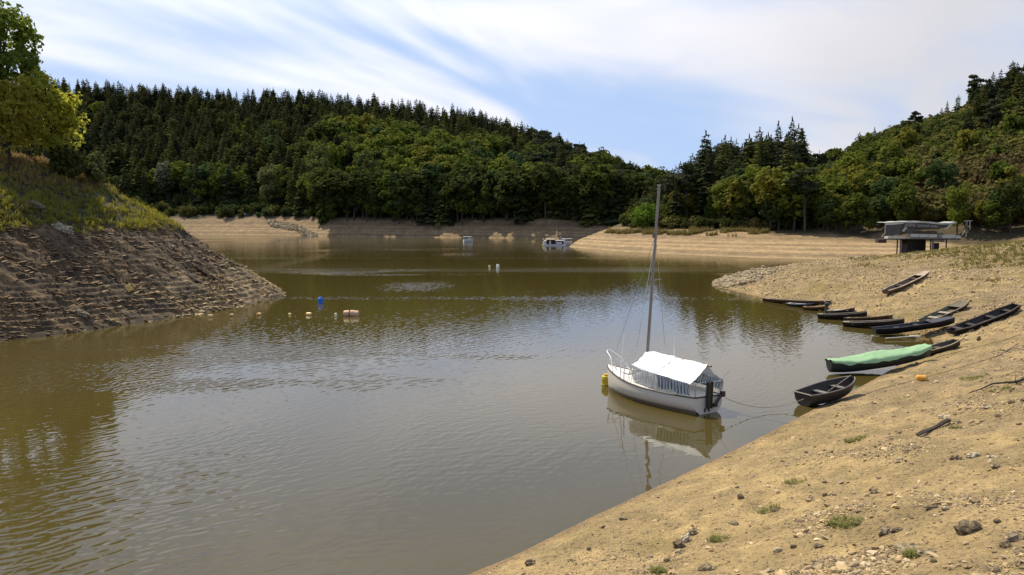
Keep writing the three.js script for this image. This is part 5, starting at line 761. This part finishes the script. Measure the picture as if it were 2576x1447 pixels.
// ---------------------------------------------------------------- craft across the lake
{
  const [hx, hz] = wat(1404 * S, 622 * S), k = hz / F * S / 23.4, X = (zx) => (zx - 1080) * k, Y = (zy) => (640 - zy) * k, g = thing('houseboat', 'small dark red houseboat with a cream roof moored off the headland', 'boat', V(hx, 0, -hz)), w = std(rgb(0.62, 0.62, 0.62), 0.5), red = wood(rgb(0.06, 0.018, 0.016)), cream = std(rgb(0.66, 0.58, 0.45), 0.6);
  obj('pontoon', box(X(400), X(1760), -0.2, Y(560), -2.4, 0), std(rgb(0.5, 0.5, 0.5), 0.6), g);
  const c1 = obj('cabin', withUV(box(X(605), X(1100), Y(560), Y(300), -2.1, -0.2)), red, g); obj('roof', box(X(590), X(1110), Y(300), Y(255), -2.3, 0.05), cream, c1); obj('door', box(X(765), X(860), Y(545), Y(345), -0.2, -0.16), w, c1);
  const c2 = obj('cabin', withUV(box(X(1100), X(1600), Y(560), Y(372), -2.1, -0.2)), red, g); obj('roof', box(X(1105), X(1620), Y(372), Y(332), -2.3, 0.05), std(rgb(0.6, 0.55, 0.55), 0.6), c2); obj('window', box(X(1160), X(1510), Y(540), Y(432), -0.2, -0.15), std(rgb(0.6, 0.63, 0.62), 0.3), c2);
  obj('drum', canister(0.4, 0.8).translate(X(560), Y(440), -0.8), cream, g); obj('locker', box(X(400), X(480), Y(560), Y(380), -1.6, -0.4), w, g); obj('aerial', bar(V(X(1460), Y(332), -1), V(X(1470), Y(60), -1), 0.03), w, g); obj('fender', new THREE.SphereGeometry(0.16, 10, 8).translate(X(360), Y(600), 0), std(rgb(0.6, 0.55, 0.1), 0.5), g);
  const h = thing('cabin_cruiser', 'white cabin boat moored behind the houseboat', 'boat', V(hx + X(1860), 0, -hz - 3)), L = 620 * k; obj('hull', loft([0, 0.2, 0.5, 0.8, 1].map((s) => { const b = 0.9 * pow(1 - pow(s, 3), 0.5) + 0.03; return [[(s - 0.5) * L, 0.75 + 0.2 * s, -b], [(s - 0.5) * L, 0, -b * 0.8], [(s - 0.5) * L, -0.2, 0], [(s - 0.5) * L, 0, b * 0.8], [(s - 0.5) * L, 0.75 + 0.2 * s, b]]; }), true, true), w, h);
  const cb = obj('cabin', loft([[-0.42, 0.9], [-0.1, 0.9], [0.12, 0.6]].map(([s, q]) => [[s * L, 0.7, -0.7], [s * L + (q < 0.7 ? -0.3 : 0), 0.7 + q * 0.75, -0.6], [s * L + (q < 0.7 ? -0.3 : 0), 0.7 + q * 0.75, 0.6], [s * L, 0.7, 0.7]]), true, true), w, h); obj('window', box(-0.2 * L, 0.02 * L, 0.95, 1.2, 0.63, 0.7), std(rgb(0.12, 0.14, 0.14), 0.2), cb); obj('roof', box(-0.5 * L, 0.5 * L, 1.42, 1.5, -0.65, 0.65), w, h);
  const [sx, sz] = wat(1185 * S, 613 * S), s2 = thing('motorboat', 'tiny white motorboat with an awning moored off the far shore', 'boat', V(sx, 0, -sz), 0.2), M = 24 * sz / F; obj('hull', loft([0, 0.25, 0.6, 0.85, 1].map((s) => { const b = 0.75 * pow(1 - pow(s, 3), 0.5) + 0.03; return [[(s - 0.5) * M, 0.6 + 0.25 * s, -b], [(s - 0.5) * M, 0, -b * 0.8], [(s - 0.5) * M, -0.2, 0], [(s - 0.5) * M, 0, b * 0.8], [(s - 0.5) * M, 0.6 + 0.25 * s, b]]; }), true, true), std(rgb(0.72, 0.72, 0.72), 0.4), s2);
  obj('awning', box(-0.5 * M, 0.35 * M, 1.32, 1.4, -0.7, 0.7), std(rgb(0.6, 0.58, 0.55), 0.6), s2); for (const [a, b] of [[-0.46, 0.62], [-0.46, -0.62], [0.3, 0.62], [0.3, -0.62]]) obj('awning_post', bar(V(a * M, 0.5, b), V(a * M, 1.33, b), 0.03), w, s2); obj('windscreen', box(0.05 * M, 0.12 * M, 0.6, 1.1, -0.55, 0.55), std(rgb(0.75, 0.75, 0.75), 0.3), s2);
}
{ // small pale hut at the foot of the far wood
  const p = onFar(622, 300), g = thing('hut', 'tiny pale hut at the foot of the far forest', 'hut', p, 0.4); obj('wall', box(-1, 1, 0, 1.6, -0.8, 0.8), std(rgb(0.4, 0.4, 0.38), 0.8), g); obj('roof', loft([[[-1.2, 1.5, 1.0], [-1.2, 2.3, 0], [-1.2, 1.5, -1.0]], [[1.2, 1.5, 1.0], [1.2, 2.3, 0], [1.2, 1.5, -1.0]]], true, true), std(rgb(0.2, 0.2, 0.2), 0.8), g); obj('door', box(-0.3, 0.3, 0, 1.3, 0.8, 0.83), std(rgb(0.1, 0.09, 0.08), 0.8), g);
  // rubble spur at the end of the lit far beach and two logs
  const r = RNG(61), L = [], geo = stoneGeo(r, 1, 0.6, 0.7, 0.3, 0), m = new THREE.MeshStandardMaterial({ color: rgb(1, 1, 1), roughness: 0.95 });
  for (let i = 0; i < 700; i++) { const f = r(), u = lerp(-0.285, -0.228, f), z = interp(FZS, u) + 9.5 * (1 - f) + (r() + r() - 1) * 3.2, x = u * z, k = 0.6 + 0.6 * r(); L.push([M4(V(x, hFar(x, z) + 0.1, -z), Q(r() * 3, r() * 6, r()), 0.25 + 0.6 * r() * r()), rgb(0.3 * k, 0.235 * k, 0.155 * k)]); }
  instanced('far_rubble', geo, m, L, 'pale rubble spur at the end of the sunlit far beach', 'rubble');
}

shadow(scene);
renderer.render(scene, camera);
